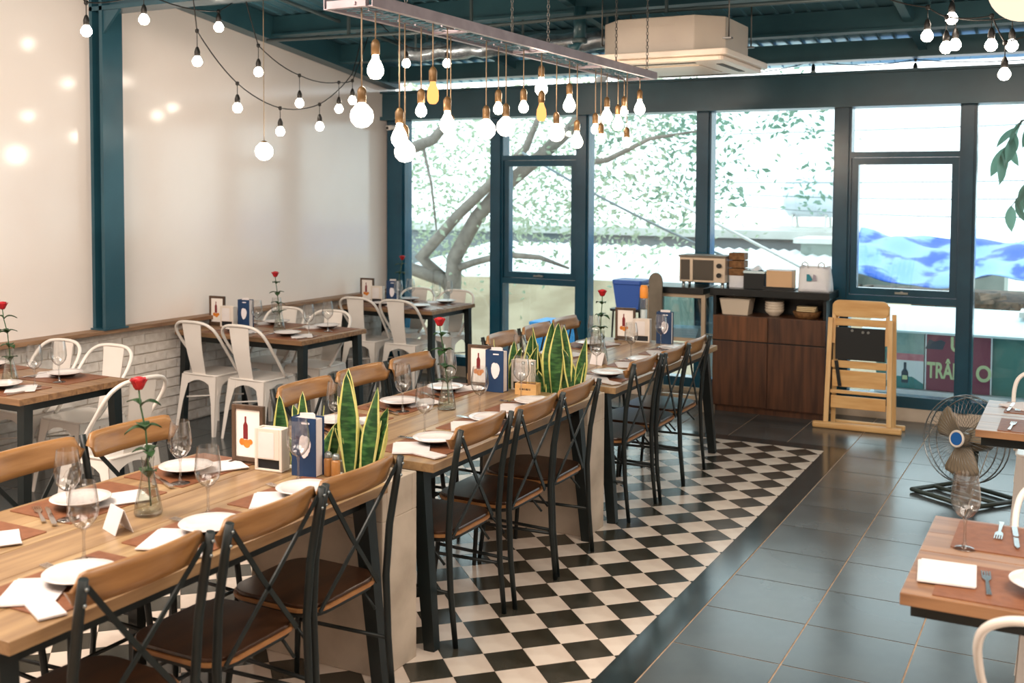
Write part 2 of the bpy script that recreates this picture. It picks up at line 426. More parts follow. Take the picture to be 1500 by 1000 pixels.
struct(obj('trim_%d' % k, MB().box(WX, 9.0, 2.905, RXMAX, 9.1, 3.045).box(WX, 8.97, 2.895, RXMAX, 9.13, 2.915), 'roof_dark')); k += 1
# the big lintel over the windows
lint = struct(obj('trim_%d' % k, MB().box(WX, 9.06, 2.56, RXMAX, 9.26, 2.80).box(WX, 9.02, 2.525, RXMAX, 9.30, 2.56), 'steel_teal')); k += 1
obj('flange', MB().box(WX, 9.02, 2.79, RXMAX, 9.28, 2.81), 'steel_teal', lint)
ta = k

# ------------------------------------------------------------------ window wall
curb = struct(obj('baseboard_window', MB().box(WX, WY-.055, -.004, RXMAX, WY+.12, .105), 'curb', bevel=.004))
ZB, ZT = .105, 2.525
def mull(x0, x1, par): obj('mullion', MB().box(x0, 9.14, ZB, x1, 9.27, ZT).box(x0+.02, 9.115, ZB, x1-.02, 9.14, ZT), 'frame_teal', par)
def pane(par, x0, x1, z0, z1): obj('pane', MB().box(x0-.004, 9.200, z0-.004, x1+.004, 9.206, z1+.004), 'window_glass', par)
def win(n, x0, x1, xm, op):
    w = struct(bpy.data.objects.new('window_%d' % n, None)); COL.objects.link(w)
    obj('bottom_rail', MB().box(x0, 9.14, ZB, x1, 9.27, .195), 'frame_teal', w)
    mull(x1, xm, w)
    if n == 1: mull(WX+.005, x0, w)
    if not op: pane(w, x0, x1, .195, ZT); return
    obj('transom', MB().box(x0, 9.14, 2.12, x1, 9.27, 2.165), 'frame_teal', w)
    obj('transom', MB().box(x0, 9.14, .945, x1, 9.27, 1.0), 'frame_teal', w)
    pane(w, x0, x1, 2.165, ZT); pane(w, x0, x1, .195, .945)
    a = .055
    s = obj('sash', MB().box(x0+.003, 9.16, 1.003, x0+a, 9.24, 2.117).box(x1-a, 9.16, 1.003, x1-.003, 9.24, 2.117).box(x0+a, 9.16, 1.003, x1-a, 9.24, 1.003+a).box(x0+a, 9.16, 2.117-a, x1-a, 9.24, 2.117), 'frame_teal', w)
    obj('pane', MB().box(x0+a-.004, 9.200, 1.003+a-.004, x1-a+.004, 9.206, 2.117-a+.004), 'window_glass', s)
    obj('handle', MB().box((x0+x1)/2-.05, 9.135, 1.02, (x0+x1)/2+.05, 9.15, 1.035).box((x0+x1)/2-.01, 9.145, 1.02, (x0+x1)/2+.01, 9.165, 1.04), 'bolt_metal', s)
for n, (x0, x1, xm, op) in enumerate(((-6.05, -5.07, -4.93, 0), (-4.93, -4.167, -4.036, 1), (-4.036, -3.016, -2.88, 0), (-2.88, -1.842, -1.70, 0), (-1.70, -.88, -.756, 1), (-.756, .3, .43, 0), (.43, 1.25, 1.38, 1)), 1):
    win(n, x0, x1, xm, op)

# ------------------------------------------------------------------ cross-back chair (front = local +x)
def make_cross_chair():
    t = thing('cross_back_chair', 'x', 'chair')
    obj('seat', MB().prism(rrect(.385, .40, .09, 6), .447, .462), 'seat_wood', t, bevel=.004)
    obj('seat_edge', MB().prism(rrect(.40, .415, .095, 6), .436, .4475), 'seat_edge', t)
    ring = [(x, y, .424) for x, y in rrect(.36, .375, .08, 4)]
    obj('seat_frame', MB().tube(ring, .011, 6, True), 'black_steel', t)
    for s in (-1, 1):
        o = obj('back_post', MB().tube([(-.235, s*.205, 0), (-.212, s*.207, .22), (-.202, s*.208, .45), (-.215, s*.212, .64), (-.243, s*.214, .80), (-.262, s*.214, .893)], [.011, .013, .014, .014, .014, .013], 8), 'black_steel', t)
        for z, xx in ((.825, -.266), (.868, -.274)):
            obj('bolt', MB().lathe([(0, .004), (.005, .003), (.0055, 0)], 8), 'bolt_metal', o, (xx+.002, s*.213, z)).rotation_euler = (0, -PI/2, 0)
        obj('leg', MB().tube([(.165, s*.165, .425), (.185, s*.18, .2), (.205, s*.195, 0)], [.012, .012, .010], 8), 'black_steel', t)
        obj('cross_strap', MB().bar((-.256, s*.198, .865), (-.226, s*.03, .66), .016, .006, side=(0, 1, 0)).bar((-.226, s*.03, .66), (-.196, -s*.165, .438), .016, .006, side=(0, 1, 0)), 'black_steel', t)
        arc = [(-.17+.30*i/8, s*.185, .425-.10*(1-math.sin(PI*i/8))) for i in range(9)]
        obj('bracket', MB().tube(arc, .006, 6), 'black_steel', t)
        obj('stretcher', MB().tube([(-.212, s*.205, .22), (.183, s*.18, .22)], .008, 6), 'black_steel', t)
    obj('stretcher', MB().tube([(.183, -.178, .24), (.183, .178, .24)], .008, 6), 'black_steel', t)
    n = 20; W = .222
    def back(off):
        def fn(u, v):
            y = (u*2-1)*W; e = max(0, (abs(y)-(W-.045))/.045); h = .047*math.sqrt(max(0, 1-e**2.4))+.002
            x = -.222-.028*(1-(y/W)**2)-.05*(v-.5)*.14/.14*.55
            return (x+off, y, .852+(v*2-1)*h)
        return fn
    mb = MB(); mb.grid(back(0), n, 4); mb.grid(back(.013), n, 4)
    N = (n+1)*5
    def ed(a, b): mb.f.append((a, b, b+N, a+N)); mb.sm.append(True); mb.mi.append(0)
    for i in range(n): ed(i, i+1); ed(4*(n+1)+i+1, 4*(n+1)+i)
    for j in range(4): ed((j+1)*(n+1), j*(n+1)); ed(j*(n+1)+n, (j+1)*(n+1)+n)
    obj('backrest', mb, 'chair_wood', t)
    return t

# ------------------------------------------------------------------ white sheet-metal chair (front = local +x)
def make_metal_chair():
    t = thing('metal_chair', 'x', 'chair')
    st = MB().prism(rrect(.36, .36, .05, 5), .438, .452)
    obj('seat', st, 'tolix_white', t, bevel=.006)
    for sx in (-1, 1):
        for sy in (-1, 1):
            tx, ty, bx, by = sx*.172, sy*.172, sx*.225, sy*.198
            mb = MB()
            for ax in (0, 1):
                wt, wb = .085, .022
                d = (-sx, 0) if ax == 0 else (0, -sy); q = (0, -sy*.004) if ax == 0 else (-sx*.004, 0)
                a0 = Vector((tx, ty, .44)); b0 = Vector((bx, by, 0)); a1 = a0+Vector((d[0]*wt, d[1]*wt, 0)); b1 = b0+Vector((d[0]*wb, d[1]*wb, 0)); of = Vector((q[0], q[1], 0))
                m0 = a0.lerp(b0, .45); m1 = m0+Vector((d[0]*.042, d[1]*.042, 0))
                v = [a0, a1, m0, m1, b0, b1]; v = v+[p+of for p in v]
                mb.add(v, [(0, 1, 3, 2), (2, 3, 5, 4), (6, 8, 9, 7), (8, 10, 11, 9), (1, 7, 9, 3), (3, 9, 11, 5), (0, 2, 8, 6), (2, 4, 10, 8), (4, 5, 11, 10), (0, 6, 7, 1)])
            obj('leg', mb, 'tolix_white', t)
    for k in range(4):
        a = k*PI/2; pts = [(-.165, .44), (.165, .44)]+[(.165-.33*i/12, .30+.105*math.sin(PI*i/12)**.6) for i in range(13)]
        c, s = math.cos(a), math.sin(a)
        obj('apron', MB().prism(pts, .166, .170, f3=lambda x, y, z: ((z+(.44-y)*.10)*c-x*s, (z+(.44-y)*.10)*s+x*c, y)), 'tolix_white', t)
    half = [(.06, .180, .45), (.02, .187, .49), (-.05, .197, .58), (-.115, .204, .66), (-.175, .204, .74), (-.215, .185, .80), (-.238, .135, .836), (-.248, .07, .848), (-.25, 0, .85)]
    hp = [(x, -y, z) for x, y, z in half]+[(x, y, z) for x, y, z in reversed(half[:-1])]
    obj('back_hoop', MB().tube(smooth_path(hp, 4), .0115, 8), 'tolix_white', t)
    def sl(off):
        return lambda u, v: (-.168-.077*v-.012*math.sin(PI*v)+off, (u*2-1)*(.066+.026*v), .452+.388*v)
    mb = MB().grid(sl(0), 4, 8); mb.grid(sl(.004), 4, 8)
    obj('back_splat', mb, 'tolix_white', t)
    obj('brace', MB().tube([(-.15, -.15, .26), (.15, .15, .26)], .006, 6).tube([(-.15, .15, .26), (.15, -.15, .26)], .006, 6), 'tolix_white', t)
    return t

TA, TB, TC = 'long table away from the windows', 'long table between the planters', 'long table beside the windows'
XC = -2.735
LONG = [(TA, 1.70, 3.305), (TB, 3.62, 5.205), (TC, 5.51, 7.38)]
FARLEGS = [(1.955, 2.892), (3.98, 4.955), (5.57, 7.04)]   # between the chairs of the brick-wall side
ZT1 = .762
def make_long_table(lab, y0, y1, fl):
    t = thing('long_table', lab, 'table', (XC, (y0+y1)/2, 0))
    L = (y1-y0)/2; W = .475
    for k in range(5):
        x0 = -W+2*W/5*k
        obj('plank', MB().box(x0+.0012, -L, ZT1-.036, x0+2*W/5-.0012, L, ZT1-(.0 if k % 2 else .0006)), 'table_wood_pale' if k % 2 else 'table_wood', t, bevel=.002)
    fr = MB()
    for s in (-1, 1): fr.box(s*.37-.02, -L+.06, .665, s*.37+.02, L-.06, ZT1-.037)
    for s in (-1, 1): fr.box(-.37, s*(L-.09)-.02, .665, .37, s*(L-.09)+.02, ZT1-.037)
    obj('frame', fr, 'black_steel', t)
    for sx in (-1, 1):
        for sy in (-1, 1):
            if sx > 0: obj('leg', MB().bar((.385, sy*(L-.04), .725), (.455, sy*(L-.022), 0), .066, .055, .05, .044, side=(1, 0, 0)), 'black_steel', t)
            else:
                yy = fl[(sy+1)//2]-(y0+y1)/2; obj('leg', MB().box(-.405, yy-.022, 0, -.36, yy+.022, .70), 'black_steel', t)
    return t
for (n, y0, y1), fl, lb in zip(LONG, FARLEGS, ('long wooden plank dining table standing away from the windows', 'long wooden plank dining table standing between the two concrete planters', 'long wooden plank dining table standing beside the windows')):
    make_long_table(lb, y0, y1, fl)

cc = Proto(make_cross_chair())
POS3 = ('room-end', 'middle', 'window-end')
AISLE = [[2.05, 2.555, 3.02], [3.905, 4.38, 4.835], [5.785, 6.24, 6.70]]
WALLS = [[2.20, 2.66, 3.125], [4.235, 4.715, 5.19], [6.30, 6.80, 7.28]]
for (n, y0, y1), ay, wy in zip(LONG, AISLE, WALLS):
    for p, y in zip(POS3, ay): cc.put((-2.425+random.uniform(-.015, .015), y, 0), PI+random.uniform(-.03, .03), 'cross-back wooden chair, %s seat on the aisle side, %s' % (p, n), 'cross-back chairs on the aisle side')
    for p, y in zip(POS3, wy): cc.put((-3.165+random.uniform(-.01, .01), y, 0), random.uniform(-.015, .015), 'cross-back wooden chair, %s seat on the brick-wall side, %s' % (p, n), 'cross-back chairs on the brick-wall side')

# ------------------------------------------------------------------ concrete planters with snake plants
def leaf_mesh(h, w, bend, twist):
    def fn(u, v):
        ww = w*.5*(.55+.9*math.sin(min(1, v*1.25)*PI*.62))*(1-max(0, v-.55)/.45)**.62 if v < .999 else 0
        x = (u*2-1); a = twist*v; xx = x*ww; yy = .25*abs(x)*ww
        return (xx*math.cos(a)-yy*math.sin(a)+bend*v*v*h, xx*math.sin(a)+yy*math.cos(a), v*h)
    m = MB(); m.fixn = False
    return m.grid(fn, 8, 14, mcol=lambda i, j: 1 if i in (0, 7) else 0).mesh('leaf', ['snake_green', 'snake_yellow'])
LM = [leaf_mesh(*a) for a in ((.43, .066, .04, .3), (.33, .062, .22, .8), (.27, .056, .34, -.5), (.38, .06, .12, -.9), (.20, .045, .42, .4), (.30, .07, .28, 1.2))]
def snake(loc, label, seed, n=7, s=1):
    rnd = random.Random(seed); t = thing('snake_plant', label, 'plant', loc, 0, 'snake plants in the concrete planters')
    for k in range(n):
        a = rnd.choice((0, PI))+rnd.uniform(-.45, .45); r = rnd.uniform(.008, .06)
        o = obj('leaf', LM[k % len(LM)], None, t, (r*math.cos(a), rnd.uniform(-.035, .03), -.004), a); q = s*rnd.uniform(.9, 1.05); o.scale = (q, q, q)
        o.modifiers.new('solid', 'SOLIDIFY').thickness = .003
    return t
def planter(y0, y1, label, plabs, seed):
    x0, x1, H = -2.94, -2.30, .745; w = .03
    t = thing('concrete_planter', label, 'planter', (XC, (y0+y1)/2, 0)); hy = (y1-y0)/2; a, b = x0-XC, x1-XC
    mb = MB().box(a, -hy, 0, b, hy, .60)
    for q in ((a, -hy, b, -hy+w), (a, hy-w, b, hy), (a, -hy+w, a+w, hy-w), (b-w-.03, -hy+w, b, hy-w)): mb.box(q[0], q[1], .60, q[2], q[3], H)
    obj('body', mb, 'concrete', t, bevel=.004)
    obj('soil', MB().box(a+w, -hy+w, .60, b-w-.03, hy-w, .69), 'soil', t)
    pb = MB(); rnd = random.Random(seed)
    for i in range(170):
        px, py = rnd.uniform(a+w+.02, b-w-.05), rnd.uniform(-hy+w+.015, hy-w-.015); r = rnd.uniform(.011, .02)
        pb.lathe([(0, -r*.6), (r*.8, -r*.3), (r, 0), (r*.7, r*.45), (0, r*.6)], 6, (px, py, .692+r*.4+rnd.uniform(0, .012)))
    o = obj('pebbles', pb, 'pebble', t); o['kind'] = 'stuff'
    for k, (x, lb) in enumerate(plabs): snake((x, (y0+y1)/2+.02, .70), lb, seed+k, (5, 6, 9)[k] if len(plabs) == 3 else (5, 6, 7, 4)[k], (.8, .86, 1.0, .92)[k] if len(plabs) > 3 else (.74, .82, 1.0)[k])
planter(3.325, 3.56, 'grey concrete planter with pebbles at the long table away from the windows',
        [(-2.855, 'variegated snake plant by the brick-wall end of the planter between first two tables'), (-2.73, 'variegated snake plant in middle of planter behind the navy menu'), (-2.50, 'tall variegated snake plant at the aisle end of planter beside amber shakers')], 11)
planter(5.225, 5.45, 'grey concrete planter with pebbles between the window-side long tables',
        [(-2.86, 'snake plant by the brick-wall end of the planter, window-side tables'), (-2.74, 'snake plant in the middle of the planter behind wooden bottle caddy'), (-2.60, 'snake plant at the aisle end of the planter, window-side tables'), (-2.45, 'slim snake plant at the aisle rim of the planter, window-side tables')], 31)

# ------------------------------------------------------------------ small tables
def make_small_table(name, lab, x0, x1, y0, y1, zt, wood):
    t = thing(name, lab, 'table', ((x0+x1)/2, (y0+y1)/2, 0)); X = (x1-x0)/2; Y = (y1-y0)/2
    for k in range(4):
        a = -Y+2*Y/4*k
        obj('plank', MB().box(-X, a+.001, zt-.034, X, a+2*Y/4-.001, zt-(.0005 if k % 2 else 0)), wood, t, bevel=.002)
    fr = MB()
    for s in (-1, 1): fr.box(-X+.02, s*(Y-.09)-.02, zt-.085, X-.06, s*(Y-.09)+.02, zt-.0345).box(s*(X-.09)-.02, -Y+.09, zt-.085, s*(X-.09)+.02, Y-.09, zt-.0345)
    obj('frame', fr, 'black_steel', t)
    if name == 'aisle_table':
        obj('pedestal', MB().box(-.04, -.04, .02, .04, .04, zt-.036), 'black_steel', t); obj('base_plate', MB().prism(rrect(.36, .36, .03, 3), 0, .02), 'black_steel', t)
        return t
    for sx in (-1, 1):
        for sy in (-1, 1): obj('leg', MB().bar((sx*(X-.045), sy*(Y-.07), zt-.036), (sx*(X-.035), sy*(Y-.045), 0), .055, .055, .045, .045, side=(1, 0, 0)), 'black_steel', t)
    return t
W1n, W2n, W3n, R1n, R2n = 'wall table at the room end', 'middle wall table', 'wall table beside the windows', 'aisle table with the brown edge overhang', 'aisle table by the floor fan'
SMALL = {'W1': (-6.18, -4.85, 3.73, 4.46, .75), 'W2': (-6.18, -4.95, 6.14, 6.94, .75), 'W3': (-6.18, -5.14, 8.2, 8.98, .75), 'R1': (-.42, .78, 3.07, 3.87, .762), 'R2': (-.42, .78, 5.36, 6.16, .762)}
make_small_table('wall_table', 'wooden dining table against the brick wall at the room end', *SMALL['W1'], 'small_wood')
make_small_table('wall_table', 'wooden dining table against the brick wall, middle one of three', *SMALL['W2'], 'small_wood')
make_small_table('wall_table', 'wooden dining table in the corner of brick wall and windows', *SMALL['W3'], 'small_wood')
make_small_table('aisle_table', 'wooden dining table on grey tiles across the aisle, away from fan', *SMALL['R1'], 'side_wood')
make_small_table('aisle_table', 'wooden dining table on grey tiles right behind the floor fan'.replace('right ', 'just '), *SMALL['R2'], 'side_wood')
mc = Proto(make_metal_chair()); H2 = PI/2
def mch(x, y, rz, lab): mc.put((x, y, 0), rz+random.uniform(-.015, .015), lab, 'white metal chairs')
mch(-5.86, 6.235, H2, 'white metal chair at middle wall table, room side, beside the bricks')
mch(-5.40, 6.235, H2, 'white metal chair at middle wall table, room side, toward the aisle')
mch(-5.86, 6.86, -H2, 'white metal chair at middle wall table, window side, beside the bricks')
mch(-5.40, 6.87, -H2, 'white metal chair at middle wall table, window side, toward the aisle')
mch(-5.875, 8.295, H2, 'white metal chair at the corner wall table, room side, beside the bricks')
mch(-5.425, 8.29, H2, 'white metal chair at the corner wall table, room side, toward the aisle')
mch(-5.875, 8.90, -H2, 'white metal chair at the corner wall table, window side, beside the bricks')
mch(-5.425, 8.90, -H2, 'white metal chair at the corner wall table, window side, toward the aisle')
mch(-5.88, 4.62, -H2, 'white metal chair at room-end wall table, window side, beside the bricks')
mch(-5.42, 4.62, -H2, 'white metal chair at room-end wall table, window side, toward the aisle')
mch(-4.60, 4.10, PI, 'white metal chair at the aisle end of the room-end wall table')
mch(.0, 3.03, H2, 'white metal chair tucked under aisle table away from the fan, room side')
mch(.08, 2.53, H2+.1, 'white metal chair standing behind another white chair near the aisle table')
mch(.02, 3.95, -H2, 'white metal chair at aisle table away from the fan, window side')
mch(.02, 5.22, H2, 'white metal chair at aisle table by the fan, room side')
mch(-.12, 6.50, -H2, 'white metal chair at aisle table by the fan, window side')

# ------------------------------------------------------------------ things on the tables
def solid_thing(name, mb, m, cat, **k):
    o = obj(name, mb, m, **k); return tag(o, 'x', cat)
P_mat = Proto(solid_thing('placemat', MB().prism(rrect(.30, .42, .006, 2), 0, .003), 'leather', 'placemat'))
def make_plate():
    t = thing('plate', 'x', 'plate')
    obj('dish', MB().lathe([(0, .012), (.054, .012), (.076, .018), (.099, .026), (.101, .024), (.079, .014), (.056, .008), (0, .008)], 32), 'ceramic', t)
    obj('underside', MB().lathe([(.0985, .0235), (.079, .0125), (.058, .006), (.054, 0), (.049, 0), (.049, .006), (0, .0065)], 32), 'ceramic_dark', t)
    return t
P_plate = Proto(make_plate())
def nap(w, h, seed):
    rnd = random.Random(seed); m = MB()
    for l in range(3):
        dx, dy, a = rnd.uniform(-.006, .006), rnd.uniform(-.006, .006), rnd.uniform(-.03, .03)
        pts = [(x*math.cos(a)-y*math.sin(a)+dx, x*math.sin(a)+y*math.cos(a)+dy) for x, y in ((-w/2, -h/2), (w/2, -h/2), (w/2, h/2), (-w/2, h/2))]
        m.prism(pts, .0022*l, .0022*l+.0019)
    return m
P_nap = Proto(solid_thing('napkin', nap(.15, .19, 1), 'paper', 'napkin'))
def make_pouch():
    t = thing('cutlery_pouch', 'x', 'cutlery')
    obj('sleeve', MB().prism([(-.035, -.075), (.035, -.075), (.035, .065), (0, .08), (-.035, .065)], 0, .005), 'paper', t)
    obj('chopstick_end', MB().bar((-.01, .06, .004), (-.012, .125, .004), .006, .004).bar((.008, .06, .004), (.01, .125, .004), .006, .004), 'cutlery', t)
    return t
P_pouch = Proto(make_pouch())
def make_fork():
    t = thing('fork', 'x', 'fork')
    obj('handle', MB().prism([(-.004, 0), (.004, 0), (.007, -.11), (-.007, -.11)], .002, .0045), 'cutlery', t)
    m = MB().prism([(-.004, 0), (.004, 0), (.012, .02), (.012, .045), (-.012, .045), (-.012, .02)], .002, .0045)
    for k in range(4): x = -.0105+.007*k; m.box(x-.0018, .045, .002, x+.0018, .085, .0045)
    obj('head', m, 'cutlery', t); return t
def make_knife():
    t = thing('knife', 'x', 'knife')
    obj('handle', MB().prism(rrect(.016, .11, .006, 3, 0, -.055), .001, .007), 'cutlery', t)
    obj('blade', MB().prism([(-.006, 0), (.008, 0), (.009, .09), (.002, .115), (-.006, .10)], .0025, .0045), 'cutlery', t); return t
P_fork, P_knife = Proto(make_fork()), Proto(make_knife())
def make_glass():
    t = thing('wine_glass', 'x', 'wine glass')
    obj('foot', MB().lathe([(0, .004), (.012, .005), (.034, .0015), (.035, 0), (0, 0)], 22), 'wine_glass', t)
    obj('stem', MB().lathe([(.010, .004), (.0045, .02), (.0038, .075), (.007, .092)], 10), 'wine_glass', t)
    obj('bowl', MB().lathe([(.004, .092), (.022, .103), (.038, .125), (.0435, .15), (.041, .185), (.034, .232)], 24), 'wine_glass', t)
    return t
P_glass = Proto(make_glass())
def make_vase():
    t = thing('rose_vase', 'x', 'vase')
    obj('flask', MB().lathe([(0, 0), (.044, 0), (.047, .01), (.040, .05), (.024, .12), (.019, .16), (.022, .195)], 24), 'vase_glass', t)
    obj('water', MB().lathe([(0, .013), (.041, .015), (.0355, .052), (.0275, .085), (0, .086)], 20), 'water', t)
    pts = [(.012, .0, .03), (.004, 0, .12), (-.005, .004, .2), (-.012, .004, .28), (-.03, .0, .36), (-.038, 0, .42)]
    ro = obj('rose_stem', MB().tube(pts, .003, 6), 'stem_green', t)
    def lf(l, w): m = MB(); m.fixn = False; return m.grid(lambda u, v: ((u*2-1)*w*math.sin(PI*min(.999, max(.001, v)))**.8, v*l, .012*math.sin(PI*v)-.35*v*v*l+.25*abs(u*2-1)*w), 4, 6).mesh('leaf', 'leaf_green')
    LFM = [lf(.065, .022), lf(.05, .02)]
    for k, (i, a, tl) in enumerate(((2, .3, .5), (2, 2.6, .6), (3, 1.2, .5), (3, 3.9, .7), (4, 5.2, .4), (4, 1.9, .6), (1, 4.4, .9), (2, 4.2, .3), (3, 2.4, .2), (3, 5.4, .5), (1, 1.3, .7))):
        o = obj('leaf', LFM[k % 2], None, ro, pts[i]); o.rotation_euler = (tl, 0, a); o.modifiers.new('solid', 'SOLIDIFY').thickness = .0012
    bm_ = MB(); c = (-.038, 0, .415)
    bm_.lathe([(0, 0), (.010, .003), (.018, .014), (.020, .03), (.015, .043), (.008, .045), (.005, .04), (0, .038)], 14, c)
    for ring, (nn, rr, hh, tilt) in enumerate(((5, .0165, .040, .2), (5, .0195, .036, .4))):
        for k in range(nn):
            a0 = 2*PI*k/nn+ring*.6
            def pet(u, v, a0=a0, rr=rr, hh=hh, tilt=tilt):
                a = a0+(u-.5)*1.5*(1-.25*v); r = rr*(.45+.6*v**.6)+tilt*.02*v*v+.003*math.sin(PI*u)
                return (c[0]+r*math.cos(a), c[1]+r*math.sin(a), c[2]+.002+hh*v*(.86+.14*math.sin(PI*u)))
            bm_.fixn = False; bm_.grid(pet, 5, 5)
    b = obj('bloom', bm_, 'rose_red', ro); b.modifiers.new('solid', 'SOLIDIFY').thickness = .0012
    return t
P_vase = Proto(make_vase())
def make_frame():      # faces local -y
    t = thing('picture_frame', 'x', 'picture frame')
    w, h, b = .075, .235, .017; m = MB()
    m.box(-w, -.009, .012, -w+b, .009, h).box(w-b, -.009, .012, w, .009, h).box(-w+b, -.009, .012, w-b, .009, .012+b).box(-w+b, -.009, h-b, w-b, .009, h)
    obj('moulding', m, 'dark_wood', t, bevel=.0015)
    obj('foot', MB().box(-w, -.03, 0, -w+.012, .03, .012).box(w-.012, -.03, 0, w, .03, .012).box(-w+.012, -.006, .002, w-.012, .006, .010), 'dark_wood', t)
    pr = obj('print', MB().box(-w+b, -.003, .012+b, w-b, .003, h-b), 'poster_paper', t)
    obj('bottle_print', MB().prism([(-.011, 0), (.011, 0), (.011, .055), (.004, .068), (.004, .09), (-.004, .09), (-.004, .068), (-.011, .055)], -.0036, -.003, f3=lambda x, y, z: (x-.012, z, y+.10)), 'bottle_red', pr)
    for dx, dz, r in ((-.022, .088, .014), (.0, .082, .017), (.017, .09, .011)):
        obj('fruit_print', MB().prism([(r*math.cos(2*PI*k/12)+dx, r*math.sin(2*PI*k/12)+dz) for k in range(12)], -.0042-dx*.004, -.0037-dx*.004, f3=lambda x, y, z: (x-.006, z, y)), 'fruit_orange', pr)
    return t
P_frame = Proto(make_frame())
def make_holder():
    t = thing('napkin_holder', 'x', 'napkin holder')
    m = MB().box(-.062, -.028, 0, .062, .028, .008).box(-.062, -.028, .008, -.050, .028, .165).box(.050, -.028, .008, .062, .028, .165).box(-.05, .02, .008, .05, .028, .165).box(-.05, -.028, .045, .05, -.022, .165)
    obj('case', m, 'holder_cream', t, bevel=.002)
    obj('slot', MB().box(-.05, -.021, .009, .05, -.015, .045), 'slot_dark', t)
    obj('napkin_stack', MB().box(-.048, -.014, .009, .048, .016, .160), 'paper', t)
    obj('front_label', MB().prism(rrect(.07, .10, .004, 2), -.0005, .0005, f3=lambda x, y, z: (x-.008, -.0285+z, y+.10)), 'paper', t)
    return t
P_hold = Proto(make_holder())
def make_menu():
    t = thing('menu_stand', 'x', 'menu')
    obj('cover', MB().prism([(-.055, -.03), (0, -.036), (.055, -.03), (.055, -.027), (0, -.033), (-.055, -.027)], 0, .225), 'navy', t)
    obj('back_leaf', MB().prism([(-.055, .024), (.055, .024), (.055, .027), (-.055, .027)], 0, .225).box(-.055, -.027, .0, -.053, .024, .225), 'navy', t)
    obj('card', MB().prism([(-.052, -.024), (.05, -.024), (.05, .02), (-.052, .02)], .003, .219).prism([(-.03, -.01), (.04, -.01), (.015, .012)], .219, .238), 'paper', t)
    rnd = random.Random(5); pts = []
    for k in range(26):
        a = 2*PI*k/26; r = (.97+.05*math.sin(a*3+.5)+rnd.uniform(-.05, .05)); pts.append((.026*r*math.cos(a)+.008, .044*r*math.sin(a)+.118))
    obj('emblem', MB().prism(pts, -.0378, -.0362, f3=lambda x, y, z: (x, z+abs(x)*.10, y)), 'print_white', t)
    obj('title_mark', MB().prism(rrect(.034, .007, .003, 3, .012, .205), -.0378, -.0362, f3=lambda x, y, z: (x, z+abs(x)*.10, y)), 'print_white', t)
    return t
P_menu = Proto(make_menu())
def make_tent():
    t = thing('table_card', 'x', 'card')
    obj('front_leaf', MB().prism([(-.03, 0), (-.028, 0), (-.001, .075), (-.003, .075)], -.05, .05, f3=lambda x, y, z: (z, x, y)), 'paper', t)
    obj('back_leaf', MB().prism([(.03, 0), (.028, 0), (-.0005, .075), (.0015, .075)], -.05, .05, f3=lambda x, y, z: (z, x, y)), 'paper', t)
    return t
P_tent = Proto(make_tent())
E_ = .0005
def place(side, pos, tb, x, y, z, jit=True):
    """one place setting on a long table; side +1 = aisle side"""
    sn = ('aisle-side' if side > 0 else 'brick-wall-side'); w = ', %s %s place, %s' % (pos, sn, tb); j = (lambda a: random.uniform(-a, a))
    rz = PI/2*0
    P_mat.put((x, y, z), 0, 'brown leather placemat'+w, 'leather placemats'); zz = z+.003+E_
    if side > 0:
        P_plate.put((x+.02, y+.0, zz+.0075), 0, 'white plate'+w, 'plates')
        P_nap.put((x-.025, y-.115+j(.01), zz), .5+j(.15), 'white paper napkin'+w, 'napkins')
        P_pouch.put((x+.09, y-.175, zz), 1.25+j(.2), 'white cutlery sleeve'+w, 'cutlery sleeves')
        P_fork.put((x-.105, y+.03, zz), 1.45+j(.2), 'steel fork'+w, 'forks')
        P_glass.put((x-.115, y+.135+j(.015), z+.003+E_), 0, 'stemmed wine glass'+w, 'wine glasses')
    else:
        P_plate.put((x+.02, y-.06, zz+.0075), 0, 'white plate'+w, 'plates')
        P_nap.put((x+.07, y+.055+j(.01), zz), -.5+j(.15), 'white paper napkin'+w, 'napkins')
        P_fork.put((x-.03, y-.185+j(.01), zz), 1.0+j(.15), 'steel fork'+w, 'forks')
        P_knife.put((x+.03, y-.19+j(.01), zz), 1.1+j(.12), 'steel knife'+w, 'knives')
        P_glass.put((x+.105, y-.17+j(.015), z+.003+E_), 0, 'stemmed wine glass'+w, 'wine glasses')
for ti, (n, y0, y1) in enumerate(LONG):
    tn = n
    for p, y in zip(POS3, (AISLE[ti] if ti < 2 else [5.80, 6.36, 6.92])): place(1, p, tn, -2.445, y, ZT1)
    far = ([2.13, 2.64, 3.13] if ti == 0 else [4.05, 4.56, 5.0] if ti == 1 else [5.80, 6.36, 6.92])
    for p, y in zip(POS3, far): place(-1, p, tn, -3.03, y-(.0 if ti else .03), ZT1)
def setmenu(x, y, z, tn, order=0, sx=1):
    ax = .13*sx
    P_frame.put((x, y, z+E_), .08, 'dark wood picture frame with bottle print, '+tn, 'picture frames')
    if order == 0:
        P_hold.put((x+ax*1.05, y-.02, z+E_), .1, 'cream napkin holder beside picture frame, '+tn, 'napkin holders')
        P_menu.put((x+ax*2.35, y-.012, z+E_), .06, 'navy menu with white emblem, '+tn, 'navy menus')
    else:
        P_menu.put((x+ax*1.25, y-.05, z+E_), .0, 'navy menu with white emblem, '+tn, 'navy menus')
        P_hold.put((x+ax*2.3, y+.05, z+E_), -.05, 'cream napkin holder beside navy menu, '+tn, 'napkin holders')
setmenu(-2.90, 3.268, ZT1, TA)
setmenu(-2.915, 5.155, ZT1, TB, 1, .8)
setmenu(-2.92, 7.29, ZT1, TC)
P_vase.put((-2.745, 2.60, ZT1+E_), 0, 'glass flask vase with one red rose, '+TA, 'rose vases')
P_vase.put((-2.77, 4.56, ZT1+E_), .9, 'glass flask vase with one red rose, '+TB, 'rose vases')
